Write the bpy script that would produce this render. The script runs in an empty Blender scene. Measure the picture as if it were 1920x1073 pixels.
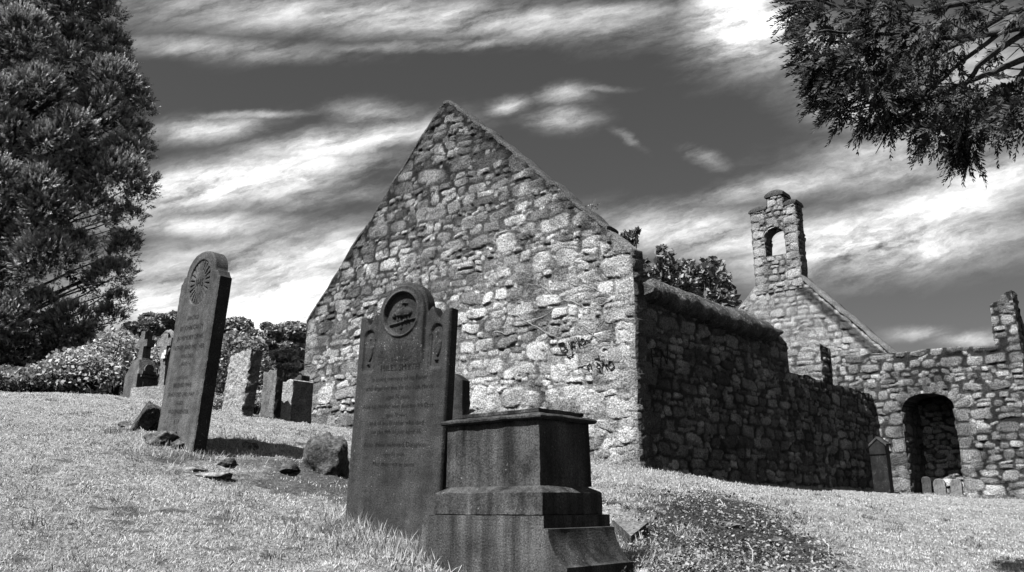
import bpy, math, random
import numpy as np
from mathutils import Vector, Matrix

SC = bpy.context.scene
COL = SC.collection
rad = math.radians
rng = np.random.default_rng(11)

# ------------------------------------------------------------------ camera model
F = 1600.0
PITCH = math.atan2(404.0, F)
CP, SP = math.cos(PITCH), math.sin(PITCH)
def ray(x, y):
    dx, dy = x-960.0, 536.5-y
    return np.array([dx, F*CP-dy*SP, F*SP+dy*CP])
def at(x, y, Y):
    r = ray(x, y); return r*(Y/r[1])
def onplane(x, y, P, d):
    """ray meets the vertical plane through P with horizontal direction d: (distance along d, z)"""
    r = ray(x, y); k = r[0]/r[1]
    q = (k*P[1]-P[0])/(d[0]-k*d[1])
    return q, (P[1]+q*d[1])*r[2]/r[1]

# ------------------------------------------------------------------ noise
def _hash(ix, iy, iz, s):
    h = (ix*374761393 + iy*668265263 + iz*2147483647 + s*1274126177) & 0xffffffff
    h = ((h ^ (h >> 13))*1274126177) & 0xffffffff
    h = ((h ^ (h >> 15))*2246822519) & 0xffffffff
    return ((h ^ (h >> 16)) & 0xffff)/65535.0
def vnoise(p, s=0):
    p = np.asarray(p, float); i = np.floor(p).astype(np.int64); f = p-i
    f = f*f*(3-2*f); r = 0
    for a in (0, 1):
        for b in (0, 1):
            for c in (0, 1):
                w = (f[..., 0] if a else 1-f[..., 0])*(f[..., 1] if b else 1-f[..., 1])*(f[..., 2] if c else 1-f[..., 2])
                r = r+w*_hash(i[..., 0]+a, i[..., 1]+b, i[..., 2]+c, s)
    return r
def fbm(p, s=0, o=4):
    p = np.asarray(p, float); r = 0; a = .5; t = 0
    for k in range(o):
        r = r+a*vnoise(p*(2.03**k), s+k*17); t += a; a *= .5
    return r/t
def sstep(a, b, x):
    t = np.clip((x-a)/(b-a), 0, 1); return t*t*(3-2*t)

# ------------------------------------------------------------------ mesh helpers
def link(o, parent=None):
    COL.objects.link(o)
    if parent: o.parent = parent
    return o
class MB:
    def __init__(s): s.V = []; s.Q = []; s.T = []; s.n = 0; s.A = []
    def add(s, V, Q=None, T=None, tone=None):
        V = np.asarray(V, float).reshape(-1, 3)
        if Q is not None and len(Q): s.Q.append(np.asarray(Q, np.int64).reshape(-1, 4)+s.n)
        if T is not None and len(T): s.T.append(np.asarray(T, np.int64).reshape(-1, 3)+s.n)
        s.V.append(V); s.n += len(V)
        if tone is None: tone = np.ones(len(V))
        s.A.append(np.broadcast_to(np.asarray(tone, float), (len(V),)))
        return s
    def grid(s, P, tone=None, wrap=False):
        a, b = P.shape[:2]
        idx = np.arange(a*b).reshape(a, b)
        if wrap: idx = np.concatenate([idx, idx[:1]], 0)
        Q = np.stack([idx[:-1, :-1], idx[1:, :-1], idx[1:, 1:], idx[:-1, 1:]], -1).reshape(-1, 4)
        return s.add(P.reshape(-1, 3), Q, None, None if tone is None else np.broadcast_to(tone, (a, b)).reshape(-1))
    def build(s, name, mat, parent=None, smooth=True, extra=None):
        V = np.concatenate(s.V); me = bpy.data.meshes.new(name)
        Q = np.concatenate(s.Q) if s.Q else np.zeros((0, 4), np.int64)
        T = np.concatenate(s.T) if s.T else np.zeros((0, 3), np.int64)
        me.vertices.add(len(V)); me.vertices.foreach_set('co', V.astype(np.float32).ravel())
        nl = len(Q)*4+len(T)*3; me.loops.add(nl)
        me.loops.foreach_set('vertex_index', np.concatenate([Q.ravel(), T.ravel()]).astype(np.int32))
        me.polygons.add(len(Q)+len(T))
        st = np.concatenate([np.arange(len(Q))*4, len(Q)*4+np.arange(len(T))*3]).astype(np.int32)
        me.polygons.foreach_set('loop_start', st)
        me.polygons.foreach_set('use_smooth', np.full(len(st), smooth))
        me.update(calc_edges=True); me.validate()
        at_ = me.attributes.new('tone', 'FLOAT', 'POINT')
        at_.data.foreach_set('value', np.concatenate(s.A).astype(np.float32))
        for k, v in (extra or {}).items():
            a2 = me.attributes.new(k, 'FLOAT', 'POINT'); a2.data.foreach_set('value', np.asarray(v, np.float32))
        if mat: me.materials.append(mat)
        return link(bpy.data.objects.new(name, me), parent)
def tag(o, label, cat, group=None, kind=None):
    o['label'] = label; o['category'] = cat
    if group: o['group'] = group
    if kind: o['kind'] = kind
    return o
def struct(o, kind='structure'):
    o['kind'] = kind; return o
def empty(name, loc=(0, 0, 0)):
    o = bpy.data.objects.new(name, None); o.location = loc; o.empty_display_size = .2
    return link(o)
def tube(mb, pts, radii, n=8, tone=1.0):
    pts = np.asarray(pts, float); m = len(pts)
    radii = np.broadcast_to(np.asarray(radii, float), (m,))
    tan = np.gradient(pts, axis=0); tan /= np.linalg.norm(tan, axis=1)[:, None]+1e-9
    ref = np.array([0, 0, 1.]) if abs(tan[0, 2]) < .9 else np.array([1., 0, 0])
    a = np.cross(tan, ref); a /= np.linalg.norm(a, axis=1)[:, None]+1e-9
    b = np.cross(tan, a)
    th = np.linspace(0, 2*np.pi, n, endpoint=False)
    P = pts[None]+radii[None, :, None]*(np.cos(th)[:, None, None]*a[None]+np.sin(th)[:, None, None]*b[None])
    mb.grid(P, tone, wrap=True)
    mb.add(np.concatenate([P[:, -1], pts[-1:]]), None, [[i, (i+1) % n, n] for i in range(n)], tone)

# ------------------------------------------------------------------ materials
def nd(nt, t, **kw):
    n = nt.nodes.new(t)
    for k, v in kw.items(): setattr(n, k, v)
    return n
def sock(nt, i, v):
    if isinstance(v, bpy.types.NodeSocket): nt.links.new(v, i)
    else: i.default_value = v
def mth(nt, op, a, b=0.0, c=None, clamp=False):
    n = nd(nt, 'ShaderNodeMath', operation=op, use_clamp=clamp)
    sock(nt, n.inputs[0], a); sock(nt, n.inputs[1], b)
    if c is not None: sock(nt, n.inputs[2], c)
    return n.outputs[0]
def ramp(nt, v, a, b, lo=0.0, hi=1.0, smooth=True):
    n = nd(nt, 'ShaderNodeMapRange', interpolation_type='SMOOTHSTEP' if smooth else 'LINEAR')
    for i, x in zip((0, 1, 2, 3, 4), (v, a, b, lo, hi)): sock(nt, n.inputs[i], x)
    return n.outputs[0]
def noise(nt, vec, scale, detail=4, rough=.55, dist=0.0):
    n = nd(nt, 'ShaderNodeTexNoise'); sock(nt, n.inputs['Vector'], vec)
    n.inputs['Scale'].default_value = scale; n.inputs['Detail'].default_value = detail
    n.inputs['Roughness'].default_value = rough; n.inputs['Distortion'].default_value = dist
    return n.outputs['Fac']
def tone_mat(name, base, attr=True, speck=(60, .5), blotch=(3, .4), streak=0.0, spots=None, lichen=None, bump=(40, .5, .01), rough=.9, transl=0.0, spec=.2):
    m = bpy.data.materials.new(name); m.use_nodes = True; nt = m.node_tree; nt.nodes.clear()
    out = nd(nt, 'ShaderNodeOutputMaterial')
    tc = nd(nt, 'ShaderNodeTexCoord').outputs['Object']
    v = base
    if attr:
        a = nd(nt, 'ShaderNodeAttribute', attribute_name='tone').outputs['Fac']
        v = mth(nt, 'MULTIPLY', a, base)
    if speck: v = mth(nt, 'MULTIPLY', v, ramp(nt, noise(nt, tc, speck[0], 4, .7), .3, .7, 1-speck[1], 1+speck[1], False))
    if blotch: v = mth(nt, 'MULTIPLY', v, ramp(nt, noise(nt, tc, blotch[0], 5, .65), .3, .7, 1-blotch[1], 1+blotch[1], False))
    if streak:
        mp = nd(nt, 'ShaderNodeMapping'); nt.links.new(tc, mp.inputs['Vector']); mp.inputs['Scale'].default_value = (9, 9, 1.1) if streak < .5 else (8, 8, .5)
        v = mth(nt, 'MULTIPLY', v, ramp(nt, noise(nt, mp.outputs[0], 1.0, 5, .6), .32, .68, 1-streak, 1+streak, False))
    if spots:
        s = ramp(nt, noise(nt, tc, spots[0], 2, .5), spots[1], spots[1]+.06)
        s = mth(nt, 'MULTIPLY', s, ramp(nt, noise(nt, tc, 5, 2, .5), .4, .65))
        mx = nd(nt, 'ShaderNodeMix'); sock(nt, mx.inputs[0], s); sock(nt, mx.inputs[2], v); mx.inputs[3].default_value = spots[2]
        v = mx.outputs[0]
    if lichen:
        s = ramp(nt, noise(nt, tc, lichen[0], 7, .72), lichen[1], lichen[1]+.10)
        mx = nd(nt, 'ShaderNodeMix'); sock(nt, mx.inputs[0], mth(nt, 'MULTIPLY', s, .6)); sock(nt, mx.inputs[2], v); mx.inputs[3].default_value = lichen[2]
        v = mx.outputs[0]
    v = mth(nt, 'MINIMUM', v, .9)
    cc = nd(nt, 'ShaderNodeCombineColor')
    for i in range(3): nt.links.new(v, cc.inputs[i])
    p = nd(nt, 'ShaderNodeBsdfPrincipled'); nt.links.new(cc.outputs[0], p.inputs['Base Color'])
    p.inputs['Roughness'].default_value = rough; p.inputs['Specular IOR Level'].default_value = spec
    if bump:
        b = nd(nt, 'ShaderNodeBump'); b.inputs['Strength'].default_value = bump[1]; b.inputs['Distance'].default_value = bump[2]
        nt.links.new(noise(nt, tc, bump[0], 6, .65), b.inputs['Height']); nt.links.new(b.outputs[0], p.inputs['Normal'])
    sh = p.outputs[0]
    if transl:
        t = nd(nt, 'ShaderNodeBsdfTranslucent'); nt.links.new(cc.outputs[0], t.inputs['Color'])
        mx = nd(nt, 'ShaderNodeMixShader'); mx.inputs[0].default_value = transl
        nt.links.new(sh, mx.inputs[1]); nt.links.new(t.outputs[0], mx.inputs[2]); sh = mx.outputs[0]
    nt.links.new(sh, out.inputs['Surface'])
    return m
M = dict(
    rubble=tone_mat('rubble_masonry', 1.0, speck=(42, .95), blotch=(2.2, .25), bump=(38, 1.0, .045)),
    dark=tone_mat('dark_granite', .044, attr=True, speck=(120, .9), blotch=(5, .5), streak=.35, spots=(65, .655, .30), lichen=(11, .60, .15), bump=(120, .5, .004), rough=.75),
    tomb=tone_mat('weathered_tomb_stone', .064, attr=True, speck=(100, .8), blotch=(4, .5), streak=.85, spots=(60, .68, .28), lichen=(9, .61, .16), bump=(90, .9, .008), rough=.85),
    letter=tone_mat('incised_lettering', .024, attr=False, speck=(160, .9), blotch=(14, .9), bump=None),
    grave=tone_mat('grey_gravestone', .14, speck=(45, .6), blotch=(5, .45), streak=.35, bump=(30, .9, .02)),
    pale=tone_mat('pale_gravestone', .34, speck=(40, .6), blotch=(5, .4), bump=(28, 1, .03)),
    celtic=tone_mat('lichened_cross_stone', .24, speck=(35, .6), blotch=(6, .5), bump=(25, 1, .03)),
    rock=tone_mat('field_rock', .15, speck=(40, .6), blotch=(5, .6), bump=(18, 1, .05)),
    moss=tone_mat('mossy_coping', .17, speck=(40, .6), blotch=(5, .55), spots=(20, .60, .5), bump=(20, 1, .08)),
    grass=tone_mat('dry_grass', 1.0, speck=None, blotch=(1.3, .25), bump=None, transl=.3, spec=.15),
    ivy=tone_mat('pale_leaf', .60, speck=None, blotch=None, bump=None, transl=.25, spec=.35, rough=.5),
    conifer=tone_mat('conifer_foliage', .46, speck=None, blotch=(.8, .3), bump=None, transl=.15, spec=.2),
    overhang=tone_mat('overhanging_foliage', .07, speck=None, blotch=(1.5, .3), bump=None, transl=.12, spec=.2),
    leaf=tone_mat('broad_leaf', .30, speck=None, blotch=None, bump=None, transl=.15, spec=.4, rough=.45),
    far=tone_mat('distant_foliage', .62, speck=None, blotch=(.4, .35), bump=None, transl=.15, spec=.1),
    bark=tone_mat('bark', .09, attr=False, speck=(30, .5), blotch=(4, .4), bump=(20, 1, .03)),
    wood=tone_mat('bleached_stick', .45, attr=False, speck=(60, .4), blotch=None, bump=None),
    white=tone_mat('white_paint', .8, attr=False, speck=(60, .2), blotch=None, bump=None),
)
def ground_mat():
    m = bpy.data.materials.new('turf_and_soil'); m.use_nodes = True; nt = m.node_tree; nt.nodes.clear()
    out = nd(nt, 'ShaderNodeOutputMaterial'); tc = nd(nt, 'ShaderNodeTexCoord').outputs['Object']
    soil = nd(nt, 'ShaderNodeAttribute', attribute_name='soil').outputs['Fac']
    g = ramp(nt, noise(nt, tc, 38, 6, .8), .34, .66, .07, .80, False)
    g = mth(nt, 'MULTIPLY', g, ramp(nt, noise(nt, tc, 3.5, 5, .7), .3, .7, .72, 1.2, False))
    d = ramp(nt, noise(nt, tc, 60, 5, .85), .38, .72, .012, .20, False)
    mx = nd(nt, 'ShaderNodeMix'); sock(nt, mx.inputs[0], soil); sock(nt, mx.inputs[2], g); sock(nt, mx.inputs[3], d)
    cc = nd(nt, 'ShaderNodeCombineColor')
    for i in range(3): nt.links.new(mx.outputs[0], cc.inputs[i])
    p = nd(nt, 'ShaderNodeBsdfPrincipled'); nt.links.new(cc.outputs[0], p.inputs['Base Color'])
    p.inputs['Roughness'].default_value = 1; p.inputs['Specular IOR Level'].default_value = .05
    b = nd(nt, 'ShaderNodeBump'); b.inputs['Strength'].default_value = 1; b.inputs['Distance'].default_value = .05
    nt.links.new(noise(nt, tc, 30, 6, .75), b.inputs['Height']); nt.links.new(b.outputs[0], p.inputs['Normal'])
    nt.links.new(p.outputs[0], out.inputs['Surface']); return m
M['ground'] = ground_mat()

# ------------------------------------------------------------------ terrain
ctrl = [(645,975,6.0),(296,808,7.5),(362,846,7.05),(565,790,17.9),(760,830,15.2),(1200,880,12.5),(1640,921,20.3),(1800,933,19.0),(1900,938,18.2),
        (0,737,15),(120,739,15.5),(240,746,16),(500,784,14.5),(440,776,13.2),(0,828,7.5),(0,900,5.6),(0,1000,4.3),(0,1073,3.7),(480,850,7.6),(480,900,6.4),
        (480,1000,4.9),(480,1073,4.1),(1250,902,9.5),(1300,960,6.6),(1300,1073,4.7),(1500,925,13),(1700,948,13),(1700,1000,8),(1700,1073,5.5),
        (1919,1073,5.5),(1919,1000,8.5),(1919,960,13),(800,1073,4.5),(1180,1073,4.6),(1120,900,9.0),(900,1105,4.5),(980,1110,4.6),(1080,1100,4.7),(1180,1085,4.9),(1000,1110,5.2)]
pts = [at(*c) for c in ctrl]
pts += [np.array(p, float) for p in [(0,0,-1.25),(-4,0,-.9),(5,0,-1.25),(0,-8,-1.7),(-12,26,2.4),(-30,40,2.6),(0,45,1.2),(30,40,-.6),(25,15,-.6),(-20,10,2.1),(-25,-12,0),(28,-12,-2),(-40,60,2.5),(40,70,0)]]
pts = np.array(pts)
def _phi(r2): return np.where(r2 > 1e-12, .5*r2*np.log(r2+1e-12), 0)
_n = len(pts)
_K = _phi(((pts[:, None, :2]-pts[None, :, :2])**2).sum(-1))+np.eye(_n)*.35
_P = np.c_[np.ones(_n), pts[:, :2]]
_A = np.block([[_K, _P], [_P.T, np.zeros((3, 3))]])
_w = np.linalg.solve(_A, np.r_[pts[:, 2], np.zeros(3)])
def gz(x, y):
    x = np.clip(np.asarray(x, float), -45, 45); y = np.clip(np.asarray(y, float), -14, 75)
    shp = np.broadcast(x, y).shape; x = np.broadcast_to(x, shp).ravel(); y = np.broadcast_to(y, shp).ravel()
    r = np.empty(len(x))
    for i in range(0, len(x), 20000):
        xs, ys = x[i:i+20000], y[i:i+20000]
        r2 = (xs[:, None]-pts[None, :, 0])**2+(ys[:, None]-pts[None, :, 1])**2
        r[i:i+20000] = _phi(r2)@_w[:_n]+_w[_n]+_w[_n+1]*xs+_w[_n+2]*ys
    p = np.stack([x, y, x*0], -1)
    r += (fbm(p*1.6, 3, 3)-.5)*.10+(fbm(p*7, 9, 3)-.5)*.05+(fbm(p*17, 13, 3)-.5)*.035
    return r.reshape(shp)
def ground_at(x, y, lo=2.5, hi=40):
    """where the ray through a pixel meets the ground"""
    r = ray(x, y); Y = np.linspace(lo, hi, 1500); P = r[None]*(Y/r[1])[:, None]
    d = gz(P[:, 0], P[:, 1])-P[:, 2]; i = np.argmax(d > 0)
    return P[i] if d[i] > 0 else P[-1]
SOILP = np.array([ground_at(a, b)[:2] for a, b in [(1165,1000),(1150,945),(1215,918),(1330,922),(1420,942),(1500,978),(1555,1015),(1600,1060),(1590,1100),(1380,1110),(1190,1100)]])
WORN = [(ground_at(px_, py_), a_, b_) for px_, py_, a_, b_ in [(600,905,.8,.62),(585,915,.6,.4),(540,862,.6,.35),(625,860,.35,.35),(385,885,.5,.22),(345,862,.4,.3),(255,806,.5,.25),(740,1050,.35,.14),(560,925,.45,.15)]]
_rw = np.random.default_rng(8)
WORN += [(ground_at(a_, b_), c_, c_*.6) for a_, b_, c_ in zip(_rw.uniform(20, 900, 60), _rw.uniform(790, 1060, 60), _rw.uniform(.03, .11, 60))]
def soil_mask(x, y):
    """bare earth: the dug mound on the right, and worn patches by the stones"""
    p = np.stack([x, y, x*0], -1); n = fbm(p*1.8, 21, 4)-.5; n2 = fbm(p*7, 33, 3)-.5
    def el(cx, cy, a, b, ang):
        c, s = math.cos(ang), math.sin(ang); dx, dy = x-cx, y-cy
        return 1-np.sqrt(((dx*c+dy*s)/a)**2+((-dx*s+dy*c)/b)**2)
    m = np.maximum.reduce([*[el(c_[0], c_[1], a_, b_, .2) for c_, a_, b_ in WORN], el(-.6, 5.0, .35, .3, 0)*.6, el(-1.15, 5.6, .5, .2, -.4)*.7])
    q = SOILP; dmin = np.full(np.shape(x), 1e9); ins = np.zeros(np.shape(x), bool)
    for (ax, ay), (bx, by) in zip(q, np.roll(q, -1, 0)):
        k_ = np.clip(((x-ax)*(bx-ax)+(y-ay)*(by-ay))/((bx-ax)**2+(by-ay)**2), 0, 1)
        dmin = np.minimum(dmin, np.hypot(x-ax-k_*(bx-ax), y-ay-k_*(by-ay)))
        ins ^= ((ay > y) != (by > y)) & (x < (bx-ax)*(y-ay)/(by-ay+1e-12)+ax)
    n3 = fbm(p*22, 34, 3)-.5
    worn = sstep(0., .6, m+n*1.3+n2*.9+n3*.9)*.75
    return np.maximum(worn, sstep(-.05, .25, np.where(ins, dmin, -dmin)*.9+n*.8+n2*.6+n3*.35))
def axis(lo, hi, f0, f1, step):
    a = np.arange(f0, f1, step)
    l = f0-np.cumsum(np.geomspace(step*1.5, (f0-lo)*.25, 22)); l = l[l > lo]
    h = f1+np.cumsum(np.geomspace(step*1.5, (hi-f1)*.25, 22)); h = h[h < hi]
    return np.concatenate([[lo], l[::-1], a, h, [hi]])
xs = axis(-400, 400, -10, 13, .04); ys = axis(-300, 600, 2.8, 20, .04)
XX, YY = np.meshgrid(xs, ys, indexing='ij'); ZZ = gz(XX, YY)
g = MB(); g.grid(np.stack([XX, YY, ZZ], -1))
struct(g.build('ground', M['ground'], extra={'soil': soil_mask(XX.ravel(), YY.ravel())}))

# ------------------------------------------------------------------ rubble masonry
class Rubble:
    def __init__(s, u0, u1, z0, z1, seed, res=.0125, warp=.035):
        s.u0, s.z0, s.res = u0-.1, z0-.1, res
        s.nu = int((u1-u0+.2)/res)+2; s.nz = int((z1-z0+.2)/res)+2
        U, Z = np.meshgrid(s.u0+np.arange(s.nu)*res, s.z0+np.arange(s.nz)*res, indexing='ij')
        s.U, s.Z = U, Z; q = np.stack([U, Z, U*0+seed*1.7], -1); s.q = q
        s.WU = U+(fbm(q*4.5, seed, 5)-.5)*warp*3.4; s.WZ = Z+(fbm(q*4.5, seed+50, 5)-.5)*warp*2.4
        s.f = np.full(U.shape, 2.0); s.t = np.full(U.shape, .3); s.b = np.zeros(U.shape)
        s.rng = np.random.default_rng(seed); s.paint = None; s.u1, s.z1 = u1, z1
    def add(s, cx, cz, hw, hh, rot, tone, bump, p=3.2):
        R = max(hw, hh)*1.35+.05
        i0 = max(0, int((cx-R-s.u0)/s.res)); i1 = min(s.nu, int((cx+R-s.u0)/s.res)+2)
        j0 = max(0, int((cz-R-s.z0)/s.res)); j1 = min(s.nz, int((cz+R-s.z0)/s.res)+2)
        if i1 <= i0 or j1 <= j0: return
        du = s.WU[i0:i1, j0:j1]-cx; dz = s.WZ[i0:i1, j0:j1]-cz
        c, n = math.cos(rot), math.sin(rot); a = du*c+dz*n; b = -du*n+dz*c
        sk = s.rng.uniform(-.25, .25); a = a+b*sk
        f = (np.abs(a/hw)**p+np.abs(b/hh)**p)**(1/p)
        o = s.f[i0:i1, j0:j1]; k = (f < o) & (o > 1.06) & (f < 1.25)
        s.f[i0:i1, j0:j1] = np.where(k, f, o)
        k &= f < 1.15
        tt = tone*(1+.10*a/hw*s.rng.uniform(-1, 1))
        s.t[i0:i1, j0:j1] = np.where(k, tt, s.t[i0:i1, j0:j1]); s.b[i0:i1, j0:j1] = np.where(k, bump*(1+.5*b/hh*s.rng.uniform(-1, 1)), s.b[i0:i1, j0:j1])
    def fill(s, h=(.12, .34), asp=(.8, 2.2), tone=(.28, .55), bump=(.01, .045), tight=.86, tilt=.10, pins=700):
        r = s.rng; z = s.z0
        jobs = []
        while z < s.z1+.1:
            ch = r.uniform(*h)**1.0; u = s.u0-r.uniform(0, .4)
            while u < s.u1+.1:
                w = ch*r.uniform(*asp)
                off = (fbm(np.array([[u*.5, z*.5, 3.1]]), 5, 2)[0]-.5)*.25
                if r.random() < .28 and ch > .17:
                    k = r.uniform(.35, .65)
                    jobs.append((u+w/2, z+ch*k/2+off, w/2*tight, ch*k/2*tight)); jobs.append((u+w/2, z+ch*(k+1)/2+off, w/2*tight*r.uniform(.8, 1), ch*(1-k)/2*tight))
                else: jobs.append((u+w/2, z+ch/2+off, w/2*tight*r.uniform(.85, 1.03), ch/2*tight*r.uniform(.8, 1.05)))
                u += w
            z += ch
        for (cx, cz, hw, hh) in jobs:
            s.add(cx+r.normal(0, .012), cz+r.normal(0, .012), max(hw, .04), max(hh, .03), r.normal(0, tilt), tone[0]+(tone[1]-tone[0])*r.random()**1.5, r.uniform(*bump), r.uniform(2.4, 6.0))
        for _ in range(int(pins)):
            cx, cz = r.uniform(s.u0, s.u1), r.uniform(s.z0, s.z1)
            i, j = min(s.nu-1, int((cx-s.u0)/s.res)), min(s.nz-1, int((cz-s.z0)/s.res))
            if s.f[i, j] > 1.12: s.add(cx, cz, r.uniform(.03, .09), r.uniform(.02, .05), r.normal(0, .2), r.uniform(*tone), r.uniform(.005, .02), 2.5)
    def finish(s, mortar=(.10, .2), lichen=.35, rough=.02, stain=None, smear=.0, mstain=None):
        m = sstep(1.10, .86, s.f)
        n1 = fbm(s.q*1.1, 7, 4); n2 = fbm(s.q*9, 8, 4); n3 = fbm(s.q*28, 9, 3)
        mt = mortar[0]+(mortar[1]-mortar[0])*sstep(.35, .65, n1*.6+n2*.4)
        if mstain is not None: mt = mt*mstain(s.U, s.Z, n1, n2)
        if smear: m = m*(1-smear*sstep(.5, .62, fbm(s.q*2.6, 15, 4)))
        s.H = s.b*m*(1-.3*np.clip(s.f, 0, 1)**2)+(n2-.5)*rough+(n3-.5)*rough*.6
        t = mt*(1-m)+s.t*m
        t = t*(1-lichen*sstep(.48, .68, fbm(s.q*3.1, 31, 5)))*(.75+.5*n3)
        if stain is not None: t = t*stain(s.U, s.Z, n1, n2)
        if s.paint is not None:
            for (mask, val) in s.paint: t = t*(1-mask)+val*mask
        s.T = t; return s
    def stroke(s, segs, w, val, strength=.85):
        m = np.zeros(s.U.shape)
        for pl in segs:
            for (a, b), (c, d) in zip(pl[:-1], pl[1:]):
                L2 = (c-a)**2+(d-b)**2+1e-9
                k = np.clip(((s.U-a)*(c-a)+(s.Z-b)*(d-b))/L2, 0, 1)
                m = np.maximum(m, sstep(w, w*.45, np.hypot(s.U-a-k*(c-a), s.Z-b-k*(d-b))))
        m *= strength*(.55+.45*sstep(.35, .6, fbm(s.q*14, 77, 3)))
        s.paint = (s.paint or [])+[(m, val)]
    def sample(s, A, u, z):
        x = np.clip((u-s.u0)/s.res, 0, s.nu-1.001); y = np.clip((z-s.z0)/s.res, 0, s.nz-1.001)
        i, j = x.astype(int), y.astype(int); a, b = x-i, y-j
        return A[i, j]*(1-a)*(1-b)+A[i+1, j]*a*(1-b)+A[i, j+1]*(1-a)*b+A[i+1, j+1]*a*b
def wobble(P, amp=.022):
    q = P*2.3
    return P+amp*2*np.stack([fbm(q, 61, 2)-.5, fbm(q, 62, 2)-.5, fbm(q, 63, 2)-.5], -1)
def masonry(mb, P0, d, v, R, u0, u1, zb, zt, thick, Rs=None, res=.017, taper=(1, 1, 1, 1), top_rough=.03, wob=.022, right=True, left=True):
    """closed wall block: a displaced rubble front (facing -v), displaced right/left ends, rough top, plain back"""
    d3 = np.array([d[0], d[1], 0]); v3 = np.array([v[0], v[1], 0]); P3 = np.array([P0[0], P0[1], 0])
    nu = max(4, int((u1-u0)/res)); us = np.linspace(u0, u1, nu)
    b, t = np.array([zb(u) for u in us]), np.array([zt(u) for u in us])
    nz = max(4, int((t-b).max()/res)); k = np.linspace(0, 1, nz)
    Z = b[:, None]+(t-b)[:, None]*k[None]; U = np.broadcast_to(us[:, None], Z.shape)
    def tp(dist, on): return sstep(0, .035, dist) if on else 1.0
    tap = tp(U-u0, taper[0])*tp(u1-U, taper[1])*tp(t[:, None]-Z, taper[2])*tp(Z-b[:, None], taper[3])
    H = R.sample(R.H, U, Z)*tap
    base = P3+U[..., None]*d3; base[..., 2] = Z
    mb.grid(wobble(base, wob)-v3*H[..., None], R.sample(R.T, U, Z))
    nt_ = max(3, int(thick/.03)); ts = np.linspace(0, thick, nt_)
    # top
    Tp = P3+us[:, None, None]*d3+ts[None, :, None]*v3; Tp = Tp.copy(); Tp[..., 2] = t[:, None]
    e = np.sin(np.linspace(0, np.pi, nt_))**.5; e[0] = e[-1] = 0
    q = Tp*5; W = wobble(Tp, wob); W[..., 2] += (fbm(q, 12, 4)-.4)*top_rough*2*e[None]
    tone_t = .14+.25*fbm(Tp*9, 5, 4); mb.grid(W, tone_t)
    Bt = Tp.copy(); Bt[..., 2] = b[:, None]; mb.grid(wobble(Bt, wob), R.sample(R.T, np.broadcast_to(us[:, None], Bt.shape[:2]), Bt[..., 2]))
    # ends
    for i, on, sg in ((0, left, -1), (-1, right, 1)):
        if not on: continue
        zz = Z[i]; E = P3+us[i]*d3+ts[:, None, None]*v3+np.zeros((1, nz, 1)); E[..., 2] = zz[None]
        Uq = np.broadcast_to(ts[:, None], E.shape[:2])
        Rx = Rs if Rs is not None else R
        off = 0 if Rs is not None else us[i]-thick*.5
        tt = sstep(0, .03, Uq)*sstep(0, .03, thick-Uq)*sstep(0, .03, E[..., 2]-zz[0]+.03)*sstep(0, .03, zz[-1]-E[..., 2])
        Hs = Rx.sample(Rx.H, Uq+off, E[..., 2])*tt
        mb.grid(wobble(E, wob)+sg*d3*Hs[..., None], Rx.sample(Rx.T, Uq+off, E[..., 2]))
    nb = max(3, nz//6); kb = np.linspace(0, 1, nb)
    Bk = P3+us[:, None, None]*d3+thick*v3+np.zeros((1, nb, 1)); Bk = Bk.copy(); Bk[..., 2] = b[:, None]+(t-b)[:, None]*kb[None]
    mb.grid(wobble(Bk, wob), .22*np.ones(Bk.shape[:2]))

AZ = rad(49.3)
D = np.array([math.sin(AZ), -math.cos(AZ)])          # along the gable, left to right (and towards the viewer)
Vv = np.array([math.cos(AZ), math.sin(AZ)])          # along the side wall, away from the viewer
Cc = at(1200, 880, 12.5)[:2]                          # near corner of the gable
GW = 8.2
Lc = Cc-D*GW
church = empty('ruined_church', (Cc[0], Cc[1], .45))
tag(church, 'roofless rubble stone church ruin with tall pointed gable and open bellcote', 'church ruin')
CH_OFF = Matrix.Translation((-Cc[0], -Cc[1], -.45))
def chpart(mb, name, mat=None, parent=None, **kw):
    o = mb.build(name, mat or M['rubble'], None, **kw)
    o.parent = parent or church
    o.matrix_parent_inverse = CH_OFF if parent is None else Matrix.Identity(4)
    return o
# --- gable
EAVE, APEX = 3.75, 7.60
Rg = Rubble(0, GW, -.1, 7.9, 5)
for z in np.arange(.1, 3.9, .36):
    k = int(round((z-.1)/.36)); hh = .165
    w = .27 if k % 2 else .17
    Rg.add(GW-w, z+.18, w, hh, rng.normal(0, .02), rng.uniform(.50, .62), .03, 5)
Rg.add(GW-.24, 3.62, .23, .17, 0, .42, .04, 5)
for k, z in enumerate(np.arange(1.4, 3.5, .34)):
    w = .22 if k % 2 else .15
    Rg.add(w, z+.16, w, .15, 0, rng.uniform(.34, .5), .03, 4)
for (x, y, w, h) in [(1015,493,.24,.21),(1063,485,.24,.2),(950,455,.28,.2),(880,420,.22,.16),(790,405,.17,.17),(882,375,.16,.14),(970,305,.22,.25),(1010,660,.3,.19),(930,685,.2,.15),
                     (960,745,.3,.2),(900,745,.25,.25),(690,745,.15,.2),(610,742,.3,.24),(640,575,.22,.19),(1120,755,.5,.2),(1170,485,.34,.18),(860,600,.25,.15),(1050,700,.24,.18),(960,700,.22,.12),
                     (1105,805,.45,.16),(1160,830,.4,.14)]:
    u, z = onplane(x, y, Lc, D); Rg.add(u, z, w*.8, h*.8, rng.normal(0, .12), rng.uniform(.55, .72), .035, 3.4)
Rg.fill(h=(.08, .29), asp=(.9, 2.9), tone=(.20, .88), bump=(.004, .042), tight=.85, tilt=.09, pins=4500)
def px_strokes(segs, P, d): return [[onplane(x, y, P, d) for (x, y) in s] for s in segs]
def z4(x, y): return (1030+x/7.6625, 600+y/7.6643)
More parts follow.
